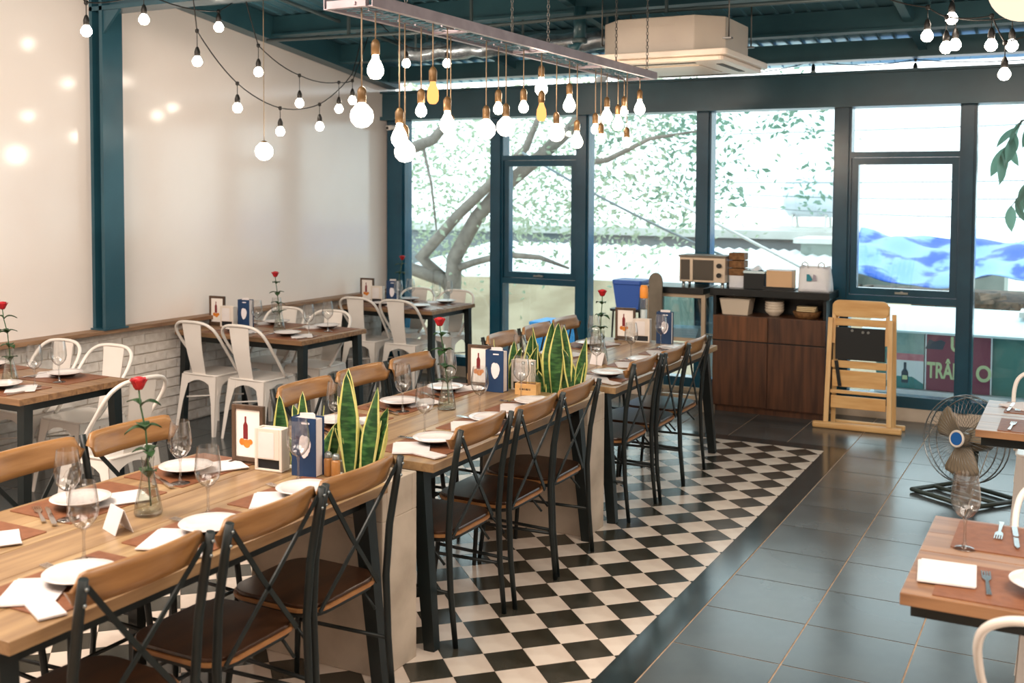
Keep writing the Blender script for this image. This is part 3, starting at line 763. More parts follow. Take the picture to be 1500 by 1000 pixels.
P_vase.put((-2.70, 6.33, ZT1+E_), 2.1, 'glass flask vase with one red rose, '+TC, 'rose vases')
P_tent.put((-2.70, 2.43, ZT1+E_), -.35, 'small white folded card beside rose vase, '+TA, 'table cards')
P_tent.put((-2.66, 6.20, ZT1+E_), -.3, 'small white folded card beside rose vase, '+TC, 'table cards')
def shaker(x, y, lab):
    t = thing('shaker', lab, 'shaker', (x, y, ZT1+E_), 0, 'amber shakers')
    obj('jar', MB().lathe([(0, 0), (.016, 0), (.017, .004), (.017, .062), (.013, .07), (0, .07)], 16), 'amber', t)
    obj('cap', MB().lathe([(.014, .0701), (.0145, .085), (.008, .092), (0, .093)], 16), 'bolt_metal', t)
shaker(-2.475, 3.27, 'amber shaker with metal cap at the planter rim'); shaker(-2.52, 3.283, 'amber shaker with metal cap beside the navy menu, planter end')
cd = thing('bottle_caddy', 'pale wooden caddy box with dark lettering and glass bottles inside, '+TB, 'caddy', (-2.60, 5.11, ZT1+E_), .1)
obj('box', MB().box(-.06, -.035, 0, .06, .035, .006).box(-.06, -.035, .006, -.052, .035, .06).box(.052, -.035, .006, .06, .035, .06).box(-.052, -.035, .006, .052, -.028, .06).box(-.052, .028, .006, .052, .035, .06), 'pine_h', cd)
lt = MB()
for k, wv in enumerate((.005, .008, .006, .009, .006, .005)): lt.box(-.033+k*.011, -.0358, .026, -.033+k*.011+wv, -.0352, .036)
obj('lettering', lt, 'dark_wood', cd)
for k, (dx, lab) in enumerate(((-.028, 'a'), (.026, 'b'))):
    t = thing('sauce_bottle', 'clear glass sauce bottle in the pale wooden caddy, %s half' % ('brick-wall' if k == 0 else 'aisle'), 'bottle', (-2.60+dx, 5.11, ZT1+.0075), 0, 'sauce bottles in the caddy')
    obj('glass_body', MB().lathe([(0, 0), (.018, 0), (.019, .01), (.019, .085), (.009, .115), (.008, .15)], 16), 'vase_glass', t)
    obj('sauce', MB().lathe([(0, .002), (.0165, .002), (.0165, .05), (0, .05)], 14), 'bottle_red', t)
    obj('stopper', MB().lathe([(.0095, .1505), (.0095, .165), (0, .166)], 12), 'bolt_metal', t)

# small tables: two settings on each long side
def small_settings(key, tn, ends, skip=()):
    x0, x1, y0, y1, z = SMALL[key]
    for s, side, sn in ((1, y0+.17, 'room-side'), (-1, y1-.17, 'window-side')):
        for x, en in ends:
            if (sn, en) in skip: continue
            w = ', %s %s place, %s' % (sn, en, tn); j = (lambda a: random.uniform(-a, a))
            P_mat.put((x, side, z), PI/2, 'brown leather placemat'+w, 'leather placemats'); zz = z+.003+E_
            P_plate.put((x+.01, side-.01*s, zz+.0075), 0, 'white plate'+w, 'plates')
            P_nap.put((x+.12*s, side+.02, zz), .9+j(.2), 'white paper napkin'+w, 'napkins')
            P_fork.put((x-.155, side-.02, zz), (0 if s > 0 else PI)+j(.12), 'steel fork'+w, 'forks')
            P_knife.put((x+.20*s-.0 if s > 0 else x-.185, side-.02, zz), (0 if s > 0 else PI)+j(.12), 'steel knife'+w, 'knives')
            P_glass.put((x+.11, side+.115*s, z+.003+E_), 0, 'stemmed wine glass'+w, 'wine glasses')
small_settings('W1', W1n, ((-5.85, 'brick-end'), (-5.20, 'aisle-end')))
small_settings('W2', W2n, ((-5.72, 'brick-end'), (-5.22, 'aisle-end')))
small_settings('W3', W3n, ((-5.80, 'brick-end'), (-5.38, 'aisle-end')))
small_settings('R2', R2n, ((-.12, 'aisle-end'),))
P_vase.put((-5.30, 4.02, .75+E_), .4, 'glass flask vase with one red rose, '+W1n, 'rose vases')
P_vase.put((-5.47, 6.52, .75+E_), 1.4, 'glass flask vase with one red rose, '+W2n, 'rose vases')
P_vase.put((-5.78, 8.62, .75+E_), 3.6, 'glass flask vase with one red rose, '+W3n, 'rose vases')
setmenu(-6.10, 6.52, .75, W2n); setmenu(-6.09, 8.55, .75, W3n)
# the aisle table away from the fan: settings measured from the photo
z = ZT1; w = ', %s place, aisle table away from the fan'
P_mat.put((-.13, 3.24, z), PI/2, 'brown leather placemat'+w % 'room-side', 'leather placemats'); P_mat.put((-.13, 3.69, z), PI/2, 'brown leather placemat'+w % 'window-side', 'leather placemats')
zz = z+.003+E_
P_plate.put((-.06, 3.25, zz+.0075), 0, 'white plate'+w % 'room-side', 'plates'); P_plate.put((-.02, 3.70, zz+.0075), 0, 'white plate'+w % 'window-side', 'plates')
P_nap.put((-.32, 3.27, zz+.0005), .1, 'white printed paper napkin'+w % 'room-side', 'napkins'); P_fork.put((-.215, 3.26, zz), .12, 'steel fork'+w % 'room-side', 'forks')
P_knife.put((-.165, 3.72, zz), PI+.1, 'steel knife'+w % 'window-side', 'knives'); P_fork.put((-.215, 3.76, zz), PI, 'steel fork'+w % 'window-side', 'forks')
P_glass.put((-.30, 3.55, z+E_), 0, 'stemmed wine glass between the two placemats, aisle table away from the fan', 'wine glasses')

# ------------------------------------------------------------------ hanging light rack
RX0, RX1, RY0, RY1, RZ = -2.645, -2.437, 3.44, 6.55, 2.55
rk = thing('light_rack', 'hanging metal mesh rack on chains carrying the pendant bulbs', 'rack', ((RX0+RX1)/2, (RY0+RY1)/2, RZ))
hx, hy = (RX1-RX0)/2, (RY1-RY0)/2
for s in (-1, 1):
    obj('rail', MB().box(s*hx-.012, -hy, 0, s*hx+.012, hy, .004).box(s*hx-.002+s*.010, -hy, .004, s*hx+.002+s*.010, hy, .045), 'rack_metal', rk)
    obj('end_bar', MB().box(-hx+.012, s*hy-.012, 0, hx-.012, s*hy+.012, .03), 'rack_metal', rk)
for k in range(1, 4): obj('cross_bar', MB().box(-hx+.012, -hy+2*hy*k/4-.012, .0, hx-.012, -hy+2*hy*k/4+.012, .02), 'rack_metal', rk)
ms = MB(); q = -hy
while q < hy-.06:
    ms.bar((-hx+.01, q, .012), (hx-.01, min(q+.13, hy), .012), .004, .003).bar((hx-.01, q, .016), (-hx+.01, min(q+.13, hy), .016), .004, .003); q += .06
o = obj('mesh', ms, 'roof_dark', rk); o['kind'] = 'stuff'
def chain(par, x, y, z0, z1, base):
    m = MB(); z = z0; k = 0
    while z < z1:
        L, W = .020, .007; pts = []
        for i in range(8):
            a = 2*PI*i/8; u, v = W*math.cos(a), L*.62*math.sin(a); pts.append((x+(u if k % 2 else 0), y+(0 if k % 2 else u), z+L/2+v))
        m.tube(pts, .0024, 4, True); z += .021; k += 1
    m.v = [(a-base[0], b-base[1], c-base[2]) for a, b, c in m.v]
    obj('chain', m, 'chain_metal', par)
b0 = ((RX0+RX1)/2, (RY0+RY1)/2, RZ)
for y in (RY0+.25, (RY0+RY1)/2, RY1-.15):
    for x in (RX0, RX1): chain(rk, x, y, RZ+.03, roofz(y)-.03, b0)

def pendant(kind, x, y, z, n):
    lab = {'globe': 'clear globe bulb', 'pear': 'bright pear-shaped bulb', 'small': 'small round bulb', 'edison': 'amber tubular filament bulb'}[kind]
    lab += ' on brown cord, hung %s, %s stretch of the mesh rack' % ('low' if z < 2.1 else 'midway' if z < 2.25 else 'high', 'room-end' if y < 4.0 else 'inner' if y < 4.75 else 'middle' if y < 5.5 else 'outer' if y < 6.2 else 'window-end')
    x = min(max(x, RX0+.02), RX1-.02)
    t = thing('pendant_bulb', lab, 'pendant light', (x, y, z), 0, {'globe': 'globe pendant bulbs', 'pear': 'pear pendant bulbs', 'small': 'small pendant bulbs', 'edison': 'amber pendant bulbs'}[kind])
    top = {'globe': .052, 'pear': .062, 'small': .036, 'edison': .052}[kind]; m = {'edison': 'bulb_amber', 'globe': 'globe_glow'}.get(kind, 'bulb_warm')
    pf = {'globe': [(0, -.047), (.024, -.041), (.042, -.022), (.047, 0), (.042, .022), (.025, .042), (.013, .052)],
          'pear': [(0, -.036), (.019, -.032), (.032, -.014), (.034, .003), (.027, .024), (.015, .045), (.012, .062)],
          'small': [(0, -.026), (.014, -.023), (.025, -.008), (.025, .006), (.017, .022), (.010, .036)],
          'edison': [(0, -.045), (.014, -.043), (.024, -.03), (.026, -.01), (.024, .015), (.015, .038), (.011, .052)]}[kind]
    if kind not in P_BULB: P_BULB[kind] = MB().lathe(pf, 16).mesh('bulb', m)
    obj('bulb', P_BULB[kind], None, t)
    if kind == 'globe': obj('filament', MB().tube([(.010*math.cos(i*.9), .010*math.sin(i*.9), -.02+i*.005) for i in range(10)], .0022, 5), 'bulb_warm', t)
    obj('socket', MB().lathe([(0, top), (.017, top), (.018, top+.045), (.012, top+.058), (.004, top+.064), (0, top+.064)], 12), 'socket_brown', t)
    obj('cord', MB().tube([(0, 0, top+.06), (.0, 0, RZ+.018-z)], .0032, 6), 'cord_brown', t)
    obj('hook', MB().box(-.004, -.05, RZ+.008-z, .004, .05, RZ+.020-z), 'rack_metal', t)
P_BULB = {}
for k, (kind, x, y, z) in enumerate([('globe', -2.498, 3.472, 2.135), ('globe', -2.547, 4.549, 2.136), ('globe', -2.519, 4.697, 2.156), ('globe', -2.557, 5.349, 2.157), ('pear', -2.56, 5.626, 2.12), ('pear', -2.47, 3.692, 2.056), ('globe', -2.594, 3.919, 2.012), ('pear', -2.501, 4.116, 2.135), ('pear', -2.619, 4.34, 2.073), ('pear', -2.535, 3.617, 2.327), ('small', -2.594, 4.048, 2.193), ('edison', -2.484, 3.969, 2.26), ('small', -2.599, 4.766, 2.249), ('small', -2.544, 4.933, 2.266), ('pear', -2.579, 5.206, 2.386), ('edison', -2.508, 5.066, 2.249), ('pear', -2.536, 5.469, 2.313), ('small', -2.575, 5.92, 2.204), ('pear', -2.601, 6.155, 2.291), ('pear', -2.574, 6.267, 2.251), ('small', -2.607, 6.448, 2.343), ('pear', -2.523, 6.504, 2.362), ('small', -2.476, 6.171, 2.132), ('small', -2.482, 5.786, 2.137)]):
    pendant(kind, x, y, z, k)

# ------------------------------------------------------------------ festoon strings
BS = MB().lathe([(0, -.034), (.018, -.030), (.032, -.012), (.033, .004), (.025, .021), (.014, .036)], 16).mesh('bulb', 'bulb_string')
BO = MB().lathe([(0, -.034), (.018, -.030), (.032, -.012), (.033, .004), (.025, .021), (.014, .036)], 16).mesh('bulb', 'holder_cream')
SK = MB().lathe([(0, .034), (.018, .034), (.019, .064), (.011, .088), (.005, .096), (0, .096)], 10).mesh('socket', 'socket_black')
def festoon(label, pts, drops, lit=True):
    """pts: wire nodes; drops: (node index, hang length)"""
    b = Vector(pts[0]); t = thing('festoon_string', label, 'string lights', pts[0])
    w = []
    for i in range(len(pts)-1):
        p, q = Vector(pts[i]), Vector(pts[i+1]); L = (q-p).length
        for k in range(6):
            u = k/6; w.append(p.lerp(q, u)-Vector((0, 0, .05*L*4*u*(1-u)))-b)
    w.append(Vector(pts[-1])-b)
    obj('wire', MB().tube(w, .0042, 6), 'socket_black', t)
    for i, h in drops:
        p = Vector(pts[i])-b
        obj('knot', MB().lathe([(0, .014), (.012, .01), (.013, -.008), (.006, -.016), (0, -.016)], 8), 'socket_black', t, p)
        s = obj('socket', SK, None, t, p-Vector((0, 0, h)))
        obj('bulb', BS if lit else BO, None, s)
        obj('drop_wire', MB().tube([(0, 0, .09), (0, 0, max(h, .1))], .0028, 5), 'socket_black', s)
festoon('black festoon string with round bulbs sagging low along the pale wall',
        [(-5.2, 5.30, roofz(5.3)-.03), (-5.2, 5.39, 2.88), (-5.2, 5.77, 2.57), (-5.2, 6.22, 2.43), (-5.2, 6.68, 2.49), (-5.2, 7.1, 2.76), (-5.2, 7.3, roofz(7.3)-.02)], [(1, .20), (2, .17), (3, .17), (4, .17)])
festoon('black festoon string with round bulbs hung higher along the pale wall',
        [(-5.28, 5.85, roofz(5.85)-.03), (-5.28, 6.08, 2.87), (-5.28, 6.54, 2.70), (-5.28, 7.03, 2.69), (-5.28, 7.21, 2.72), (-5.28, 7.5, roofz(7.5)-.02)], [(1, .19), (2, .21), (3, .21), (4, .16)])
festoon('black festoon string passing in front of the steel column',
        [(-5.3, 4.18, 3.32), (-5.3, 4.58, 2.95), (-5.3, 5.03, 3.08), (-5.3, 5.70, 3.06), (-5.3, 6.2, roofz(6.2)-.02)], [(1, .17), (2, .17), (3, .11)])
festoon('black festoon string with bright bulbs near the corner of the rafters',
        [(-4.9, 6.6, roofz(6.6)-.02), (-4.7, 7.12, 2.95), (-4.5, 7.4, 2.97), (-4.4, 7.6, roofz(7.6)-.02)], [(1, .13), (2, .13)])
festoon('black festoon string with bulbs under the roof above the aisle tables',
        [(-1.5, 6.5, roofz(6.5)-.03), (-1.14, 6.5, 3.0), (-.81, 6.5, 2.88), (-.71, 6.5, 2.82), (-.48, 6.5, 2.81), (-.41, 6.5, 2.66), (.1, 6.5, 2.9), (.5, 6.5, roofz(6.5)-.03)], [(2, .16), (3, .17), (4, .16), (5, .17)])
festoon('second black festoon string with bulbs above the aisle tables',
        [(-1.2, 6.65, roofz(6.65)-.03), (-.70, 6.65, 2.98), (-.685, 6.72, 2.84), (-.385, 6.65, 2.82), (-.2, 6.65, 2.95), (.4, 6.65, roofz(6.65)-.03)], [(1, .15), (2, .15), (3, .16)])
festoon('unlit outdoor festoon string hanging outside the window panes',
        [(-4.3, 9.5, 3.0), (-3.0, 9.5, 2.90), (-2.10, 9.5, 2.96), (-1.27, 9.5, 2.93), (.3, 9.5, 3.0)], [(2, .12), (3, .12)], False)
g = thing('globe_pendant', 'white glass globe pendant on a thin cord against the pale wall', 'pendant light', (-5.0, 5.81, 2.10))
obj('globe', MB().lathe([(0, -.062), (.03, -.054), (.054, -.03), (.062, 0), (.054, .03), (.03, .054), (.018, .06)], 20), 'bulb_string', g)
obj('cap', MB().lathe([(.02, .059), (.02, .068), (.006, .074), (0, .074)], 12), 'socket_brown', g)
obj('cord', MB().tube([(0, 0, .072), (0, 0, roofz(5.81)-.02-2.10)], .003, 6), 'cord_brown', g)
g = thing('paper_lantern', 'large round cream lantern under the roof above the aisle tables', 'lantern', (-.25, 5.0, 2.70))
obj('shade', MB().lathe([(.14*math.sin(PI*(.06+.88*i/16)), -.14*math.cos(PI*(.06+.88*i/16))) for i in range(17)], 28), 'lantern_glow', g)
obj('rim', MB().tube([(.028*math.cos(2*PI*i/16), .028*math.sin(2*PI*i/16), .137) for i in range(16)], .003, 6, True), 'socket_black', g)
obj('cord', MB().tube([(0, 0, .137), (0, 0, roofz(5)-.02-2.70)], .003, 6), 'socket_black', g)

# ------------------------------------------------------------------ ceiling cassette and services
t = thing('foil_duct', 'silver foil wrapped duct crossing under the roof behind the mesh rack', 'duct', (-4.6, 7.65, 2.98))
obj('wrap', MB().tube([(-.5+.1*k, .02*math.sin(k*1.3), .012*math.sin(k*2.1)) for k in range(22)], [.075+.006*math.sin(k*2.4) for k in range(22)], 14), 'foil', t)
for x in (-.3, .6, 1.4): obj('strap', MB().box(x-.01, -.09, -.005, x+.01, -.085, roofz(7.74)-.018-2.98).box(x-.01, .085, -.005, x+.01, .09, roofz(7.74)-.018-2.98), 'pipe_grey', t)
ac = thing('ceiling_cassette', 'beige ceiling cassette air conditioner hung beneath the steel roof', 'air conditioner', (-2.49, 7.10, 2.665))
h, c = .42, .16
octa = [(-h+c, -h), (h-c, -h), (h, -h+c), (h, h-c), (h-c, h), (-h+c, h), (-h, h-c), (-h, -h+c)]
cas = obj('casing', MB().prism(octa, .075, .30), 'ac_white', ac, bevel=.006)
for z in (.14, .24): obj('pressed_rib', MB().box(-.2, -h-.003, z, .14, -h-.0005, z+.012), 'ac_white', cas)
pn = obj('panel', MB().prism(rrect(1.0, 1.0, .03, 3), .03, .07).prism(rrect(.93, .93, .03, 3), .0, .03), 'ac_panel', ac, bevel=.006)
for a in range(4):
    cs, sn = round(math.cos(a*PI/2)), round(math.sin(a*PI/2))
    x0, y0, x1, y1 = -.26, -.40, .26, -.36
    p = [(x*cs-y*sn, x*sn+y*cs) for x, y in ((x0, y0), (x1, y0), (x1, y1), (x0, y1))]
    obj('vent', MB().prism(p, -.003, -.0004), 'ac_dark', pn)
obj('grille', MB().prism(rrect(.5, .5, .02, 3), -.006, -.0006), 'ac_panel', pn)
for sx in (-1, 1):
    for sy in (-1, 1):
        yy = 6.30+sy*.36
        obj('hanger_rod', MB().tube([(sx*.44, sy*.26, .16), (sx*.44, sy*.26, roofz(7.1+sy*.26)-.02-2.665)], .005, 6).box(sx*.42-.015, sy*.26-.02, .155, sx*.45+.012, sy*.26+.02, .165), 'chain_metal', ac)
pp = thing('drain_pipe', 'dark conduit pipe dropping from the roof beside the mesh rack', 'pipe', (-3.25, 7.18, 2.90))
obj('drop', MB().tube([(0, 0, 0), (0, 0, roofz(7.18)-.16-2.90)], .045, 12), 'roof_dark', pp)
obj('elbow', MB().tube([(0, 0, .03), (-.02, -.03, -.03), (-.06, -.06, -.04)], .03, 10), 'roof_dark', pp)
obj('clamp', MB().lathe([(.05, 0), (.055, .005), (.055, .03), (.05, .035)], 14), 'pipe_grey', pp)
pp = thing('conduit', 'thin metal conduit running across the purlins over the mesh rack', 'pipe', (-4.9, 6.9, 3.02))
obj('tube', MB().tube([(-1.0, 0, .02), (.5, .02, 0), (2.0, .04, .03), (3.6, .05, .02)], .014, 8), 'pipe_grey', pp)
for x in (-.2, .9, 2.4): obj('hanger', MB().box(x-.008, .005, .01, x+.008, .03, roofz(6.9)-.014-3.02), 'pipe_grey', pp)
pp = thing('conduit', 'pale conduit running down the roof slope beside the wall rafter', 'pipe', (-5.55, 4.0, roofz(4)-.10))
obj('tube', MB().tube([(0, 0, 0), (.02, 2.4, -.134*2.4), (.25, 4.6, -.134*4.6)], .016, 8), 'pipe_grey', pp)
for y in (.5, 2.0, 3.6): obj('hanger', MB().box(-.01+y*.01, y-.01, -.134*y, .02+y*.02, y+.01, -.134*y+.095), 'pipe_grey', pp)
sc = thing('security_camera', 'small white camera bracketed to the corner window post', 'camera', (-6.12, 9.055, 2.46))
obj('bracket', MB().box(-.015, .01, -.02, .015, .06, .02), 'tolix_white', sc); obj('body', MB().tube([(0, .02, 0), (-.02, -.09, -.015)], .024, 12), 'tolix_white', sc); obj('lens', MB().tube([(-.0203, -.0915, -.0152), (-.021, -.096, -.016)], .015, 12), 'knob_black', sc)

# ------------------------------------------------------------------ sideboard with counter by the windows
cb = thing('sideboard', 'dark wooden sideboard with black counter top in front of the windows', 'cabinet', (-2.27, 8.78, 0))
W, DP = .465, .33
obj('body', MB().box(-W, .012, .05, W, DP, .81).box(-W+.02, .03, 0, W-.02, DP-.02, .05), 'cab_wood', cb)
obj('shelf_back', MB().box(-W, DP-.015, .81, W, DP, .975).box(-W, .01, .81, -W+.025, DP-.015, .975).box(W-.025, .01, .81, W, DP-.015, .975), 'counter_black', cb)
obj('counter_top', MB().box(-W-.02, -.03, .975, W+.03, DP+.03, 1.035), 'counter_black', cb, bevel=.004)
for k, (x0, x1) in enumerate(((-W, .0), (.0, W))):
    obj('drawer', MB().box(x0+.003, 0, .605, x1-.003, .0115, .805), 'cab_wood_light' if k == 0 else 'cab_wood', cb, bevel=.002)
    dr = obj('door', MB().box(x0+.003, 0, .06, x1-.003, .0115, .595), 'cab_wood', cb, bevel=.002)
obj('finger_groove', MB().box(-W+.003, .004, .596, W-.003, .0116, .604), 'counter_black', cb)
zt = 1.036
t = thing('toaster_oven', 'small beige toaster oven with glass door and two black knobs', 'oven', (-2.84, 8.90, 1.036))
obj('casing', MB().box(-.20, -.10, .035, .20, .12, .245), 'oven_steel', t, bevel=.006)
obj('top_plate', MB().box(-.205, -.105, .246, .205, .125, .262), 'grey_brown', t)
d = obj('glass_door', MB().box(-.185, -.108, .055, .10, -.1005, .225), 'oven_window', t)
obj('door_bar', MB().box(-.10, -.118, .045, -.075, -.1085, .232), 'oven_steel', d)
for z in (.10, .18): obj('knob', MB().tube([(.15, -.101, z), (.15, -.125, z)], .020, 14), 'knob_black', t)
for x in (-.17, .17):
    for y in (-.07, .09): obj('foot', MB().lathe([(.014, .0), (.014, .0345), (0, .0345)], 10, (x, y, 0)), 'bolt_metal', t)
t = thing('wicker_rack', 'brown wicker basket stack beside the toaster oven', 'basket', (-2.565, 8.93, zt))
for k in range(3):
    z = .10+.065*k; obj('tray', MB().box(-.065, -.06, z, .065, .06, z+.008).box(-.065, -.06, z+.008, -.058, .06, z+.058).box(.058, -.06, z+.008, .065, .06, z+.058).box(-.058, -.06, z+.008, .058, -.053, z+.058).box(-.058, .053, z+.008, .058, .06, z+.058), 'wicker', t)
obj('stand', MB().box(-.06, -.055, 0, .06, .055, .0995), 'plastic_white', t)
t = thing('black_box', 'black open storage box with pale blue lid on the counter', 'box', (-2.408, 8.92, zt))
obj('bin', MB().box(-.085, -.08, 0, .085, .08, .008).box(-.085, -.08, .008, -.077, .08, .125).box(.077, -.08, .008, .085, .08, .125).box(-.077, -.08, .008, .077, -.072, .125).box(-.077, .072, .008, .077, .08, .125), 'black_cloth', t)
obj('lid', MB().box(-.09, -.085, .126, .09, .085, .146), 'awning', t, bevel=.004)
obj('folded_cloth', MB().grid(lambda u, v: ((u-.5)*.15, (v-.5)*.14, .148+.035*math.sin(PI*u)*math.sin(PI*v)+.012*math.sin(9*u+4*v)), 10, 8), 'plastic_white', t)
t = thing('tissue_carton', 'beige carton on a black tray on the counter', 'box', (-2.195, 8.89, zt))
obj('tray', MB().box(-.125, -.09, 0, .125, .09, .012).box(-.125, -.09, .012, .125, -.084, .026), 'counter_black', t)
obj('carton', MB().box(-.105, -.07, .0125, .105, .07, .155), 'cardboard', t, bevel=.004)
obj('carton_top', MB().box(-.104, -.069, .1555, .104, .069, .162), 'paper', t)
t = thing('plastic_bag', 'white plastic carrier bag with teal and grey logo on the counter', 'bag', (-1.92, 8.90, zt))
def bag(u, v):
    a = 2*PI*u; sq = lambda q: math.copysign(abs(q)**.55, q); r = 1-.10*v+.03*math.sin(5*a+3*v)
    return (.135*sq(math.cos(a))*r, .085*sq(math.sin(a))*r*(1-.25*v), .0+.20*v+.008*math.sin(3*a)*v)
obj('sack', MB().grid(bag, 28, 8).box(-.12, -.07, 0, .12, .07, .004), 'plastic_white', t, solid=.002)
for x in (-.07, .06): obj('handle_loop', MB().tube([(x-.025, -.07, .19), (x-.022, -.065, .225), (x, -.06, .238), (x+.022, -.065, .225), (x+.025, -.07, .19)], .006, 6), 'plastic_white', t)
obj('logo', MB().prism([(-.05, .085), (-.015, .085), (-.005, .10), (-.03, .14), (-.05, .14)], -.0925, -.088, f3=lambda x, y, z: (x, z, y)), 'logo_teal', t)
obj('logo_tail', MB().prism([(.0, .09), (.03, .088), (.018, .135), (.002, .14)], -.0925, -.088, f3=lambda x, y, z: (x, z, y)), 'logo_grey', t)
zs = .812
t = thing('plastic_tub', 'beige rectangular tub on the open shelf of the sideboard', 'tub', (-2.565, 8.92, zs))
pr_ = [(.105, 0), (.125, .13)]
v = [(sx*a, sy*(a-.035), z) for a, z in ((.105, 0), (.125, .13)) for sx, sy in ((-1, -1), (1, -1), (1, 1), (-1, 1))]
obj('shell', MB().add(v, [(0, 3, 2, 1), (0, 1, 5, 4), (1, 2, 6, 5), (2, 3, 7, 6), (3, 0, 4, 7)]), 'tub_beige', t, solid=.004)
obj('rim', MB().tube([(-.125, -.09, .13), (.125, -.09, .13), (.125, .09, .13), (-.125, .09, .13)], .005, 6, True), 'tub_beige', t)
t = thing('bowl_stack', 'stack of pale round bowls on the open shelf of the sideboard', 'bowls', (-2.255, 8.93, zs))
for k in range(4): obj('bowl', MB().lathe([(0, .004), (.04, .0), (.044, .006), (.07, .03), (.08, .055), (.076, .055), (.064, .032), (.03, .012), (0, .011)], 20, (0, 0, .0005+k*.022)), 'tub_beige', t)
t = thing('bread_basket', 'wicker basket with folded cream cloths on the sideboard shelf', 'basket', (-1.985, 8.92, zs))
obj('weave', MB().lathe([(0, .003), (.085, .003), (.105, .05), (.11, .055), (.115, .05), (.095, 0), (0, 0)], 24), 'wicker', t)
for k in range(3): obj('cloth', MB().prism(rrect(.16, .10, .02, 3), .052+.014*k, .064+.014*k), 'bread', t, bevel=.004).rotation_euler[2] = .1*k-.1

# low glass-sided stand next to the sideboard, and what is on and around it
st = thing('glass_stand', 'low display stand with beige aluminium frame, glass sides, black top', 'display stand', (-3.03, 8.86, 0))
X, Y = .245, .17; 
for sx in (-1, 1):
    for sy in (-1, 1): obj('post', MB().box(sx*X-.016, sy*Y-.016, 0, sx*X+.016, sy*Y+.016, .98), 'alu_beige', st)
for z in (.10, .58, .95):
    for s in (-1, 1):
        obj('rail', MB().box(-X+.016, s*Y-.012, z, X-.016, s*Y+.012, z+.03), 'alu_beige', st); obj('rail', MB().box(s*X-.012, -Y+.016, z, s*X+.012, Y-.016, z+.03), 'alu_beige', st)
obj('top', MB().box(-X-.04, -Y-.04, .981, X+.008, Y+.03, 1.035), 'counter_black', st, bevel=.003)
obj('glass_side', MB().box(-X+.016, -Y-.003, .61, X-.016, -Y+.003, .95), 'case_glass', st)
obj('glass_side', MB().box(-X+.016, Y-.003, .61, X-.016, Y+.003, .95), 'case_glass', st)
obj('shelf', MB().box(-X+.016, -Y+.013, .59, X-.016, Y-.013, .60), 'plastic_white', st)
t = thing('paper_stack', 'stack of white paper folders inside the glass stand', 'paper', (-3.0, 8.86, .6005))
for k in range(4): obj('folder', MB().box(-.13, -.11, .02*k, .13, .11, .02*k+.018), 'plastic_white', t).rotation_euler[2] = .05*k
t = thing('metal_stool', 'slim black metal stool carrying the blue box near the windows', 'stool', (-3.475, 8.80, 0))
obj('seat', MB().prism(rrect(.30, .28, .03, 3), .80, .82), 'black_steel', t)
for sx in (-1, 1):
    for sy in (-1, 1): obj('leg', MB().tube([(sx*.12, sy*.11, .80), (sx*.15, sy*.13, 0)], .009, 6), 'black_steel', t)
t = thing('blue_box', 'blue plastic box with lid standing on a slim stool', 'box', (-3.475, 8.80, .8205))
v = [(sx*a, sy*a*.9, z) for a, z in ((.10, 0), (.125, .21)) for sx, sy in ((-1, -1), (1, -1), (1, 1), (-1, 1))]
obj('tub', MB().add(v, [(0, 3, 2, 1), (0, 1, 5, 4), (1, 2, 6, 5), (2, 3, 7, 6), (3, 0, 4, 7), (4, 5, 6, 7)]), 'bin_blue', t)
obj('lid', MB().prism(rrect(.27, .25, .03, 3), .2105, .25), 'bin_blue', t, bevel=.008)
t = thing('sauce_dispenser', 'clear dispenser with orange cap and wooden foot, window end of long table', 'dispenser', (-2.80, 7.343, ZT1+E_)); t.scale = (1, 1, 1.85)
obj('foot', MB().lathe([(0, 0), (.036, 0), (.036, .02), (.028, .03), (0, .03)], 16), 'amber', t)
obj('tube', MB().lathe([(.027, .03), (.027, .16), (.024, .165)], 16), 'vase_glass', t)
obj('contents', MB().lathe([(0, .031), (.024, .031), (.024, .12), (0, .12)], 14), 'poster_pale', t)
obj('cap', MB().lathe([(.028, .166), (.03, .17), (.03, .205), (.022, .216), (0, .216)], 16), 'orange_plastic', t)
t = thing('upright_board', 'grey brown rounded board standing between blue bin and glass stand', 'board', (-3.17, 8.585, 0))
pts = [(-.06, 0), (.06, 0), (.06, 1.08)]+[(.06*math.cos(PI*k/10), 1.08+.075*math.sin(PI*k/10)) for k in range(1, 10)]+[(-.06, 1.08)]
obj('panel', MB().prism(pts, -.012, .012, f3=lambda x, y, z: (x, z, y)), 'grey_brown', t, bevel=.004)
obj('foot', MB().box(-.075, -.06, 0, -.0605, .06, .03).box(.0605, -.06, 0, .075, .06, .03), 'grey_brown', t)

# ------------------------------------------------------------------ folded high chair
hc = thing('high_chair', 'folded pale wooden high chair leaning by the sideboard', 'high chair', (-1.515, 8.60, 0), .02)
for s in (-1, 1):
    obj('front_leg', MB().bar((s*.235, -.02, .05), (s*.222, .04, .86), .034, .03, side=(1, 0, 0)), 'pine', hc)
    obj('rear_leg', MB().bar((s*.228+.028, .09, .0), (s*.215+.028, .10, .90), .032, .026, side=(1, 0, 0)), 'pine', hc)
    obj('side_rail', MB().bar((s*.20, .05, .66), (s*.20, .075, .965), .028, .024, side=(1, 0, 0)), 'pine', hc)
bp = rrect(.42, .13, .05, 6)
obj('top_panel', MB().prism(bp, .045, .065, f3=lambda x, y, z: (x, z, y+.935)), 'pine_h', hc, bevel=.004)
obj('back_slat', MB().box(-.19, .05, .80, .19, .07, .855), 'pine_h', hc, bevel=.003)
obj('seat_board', MB().box(-.185, .052, .535, .185, .068, .785), 'black_cloth', hc)
for x, z in ((-.06, .765), (.02, .755), (.06, .755)): obj('stud', MB().tube([(x, .051, z), (x, .045, z)], .011, 8), 'bolt_metal', hc)
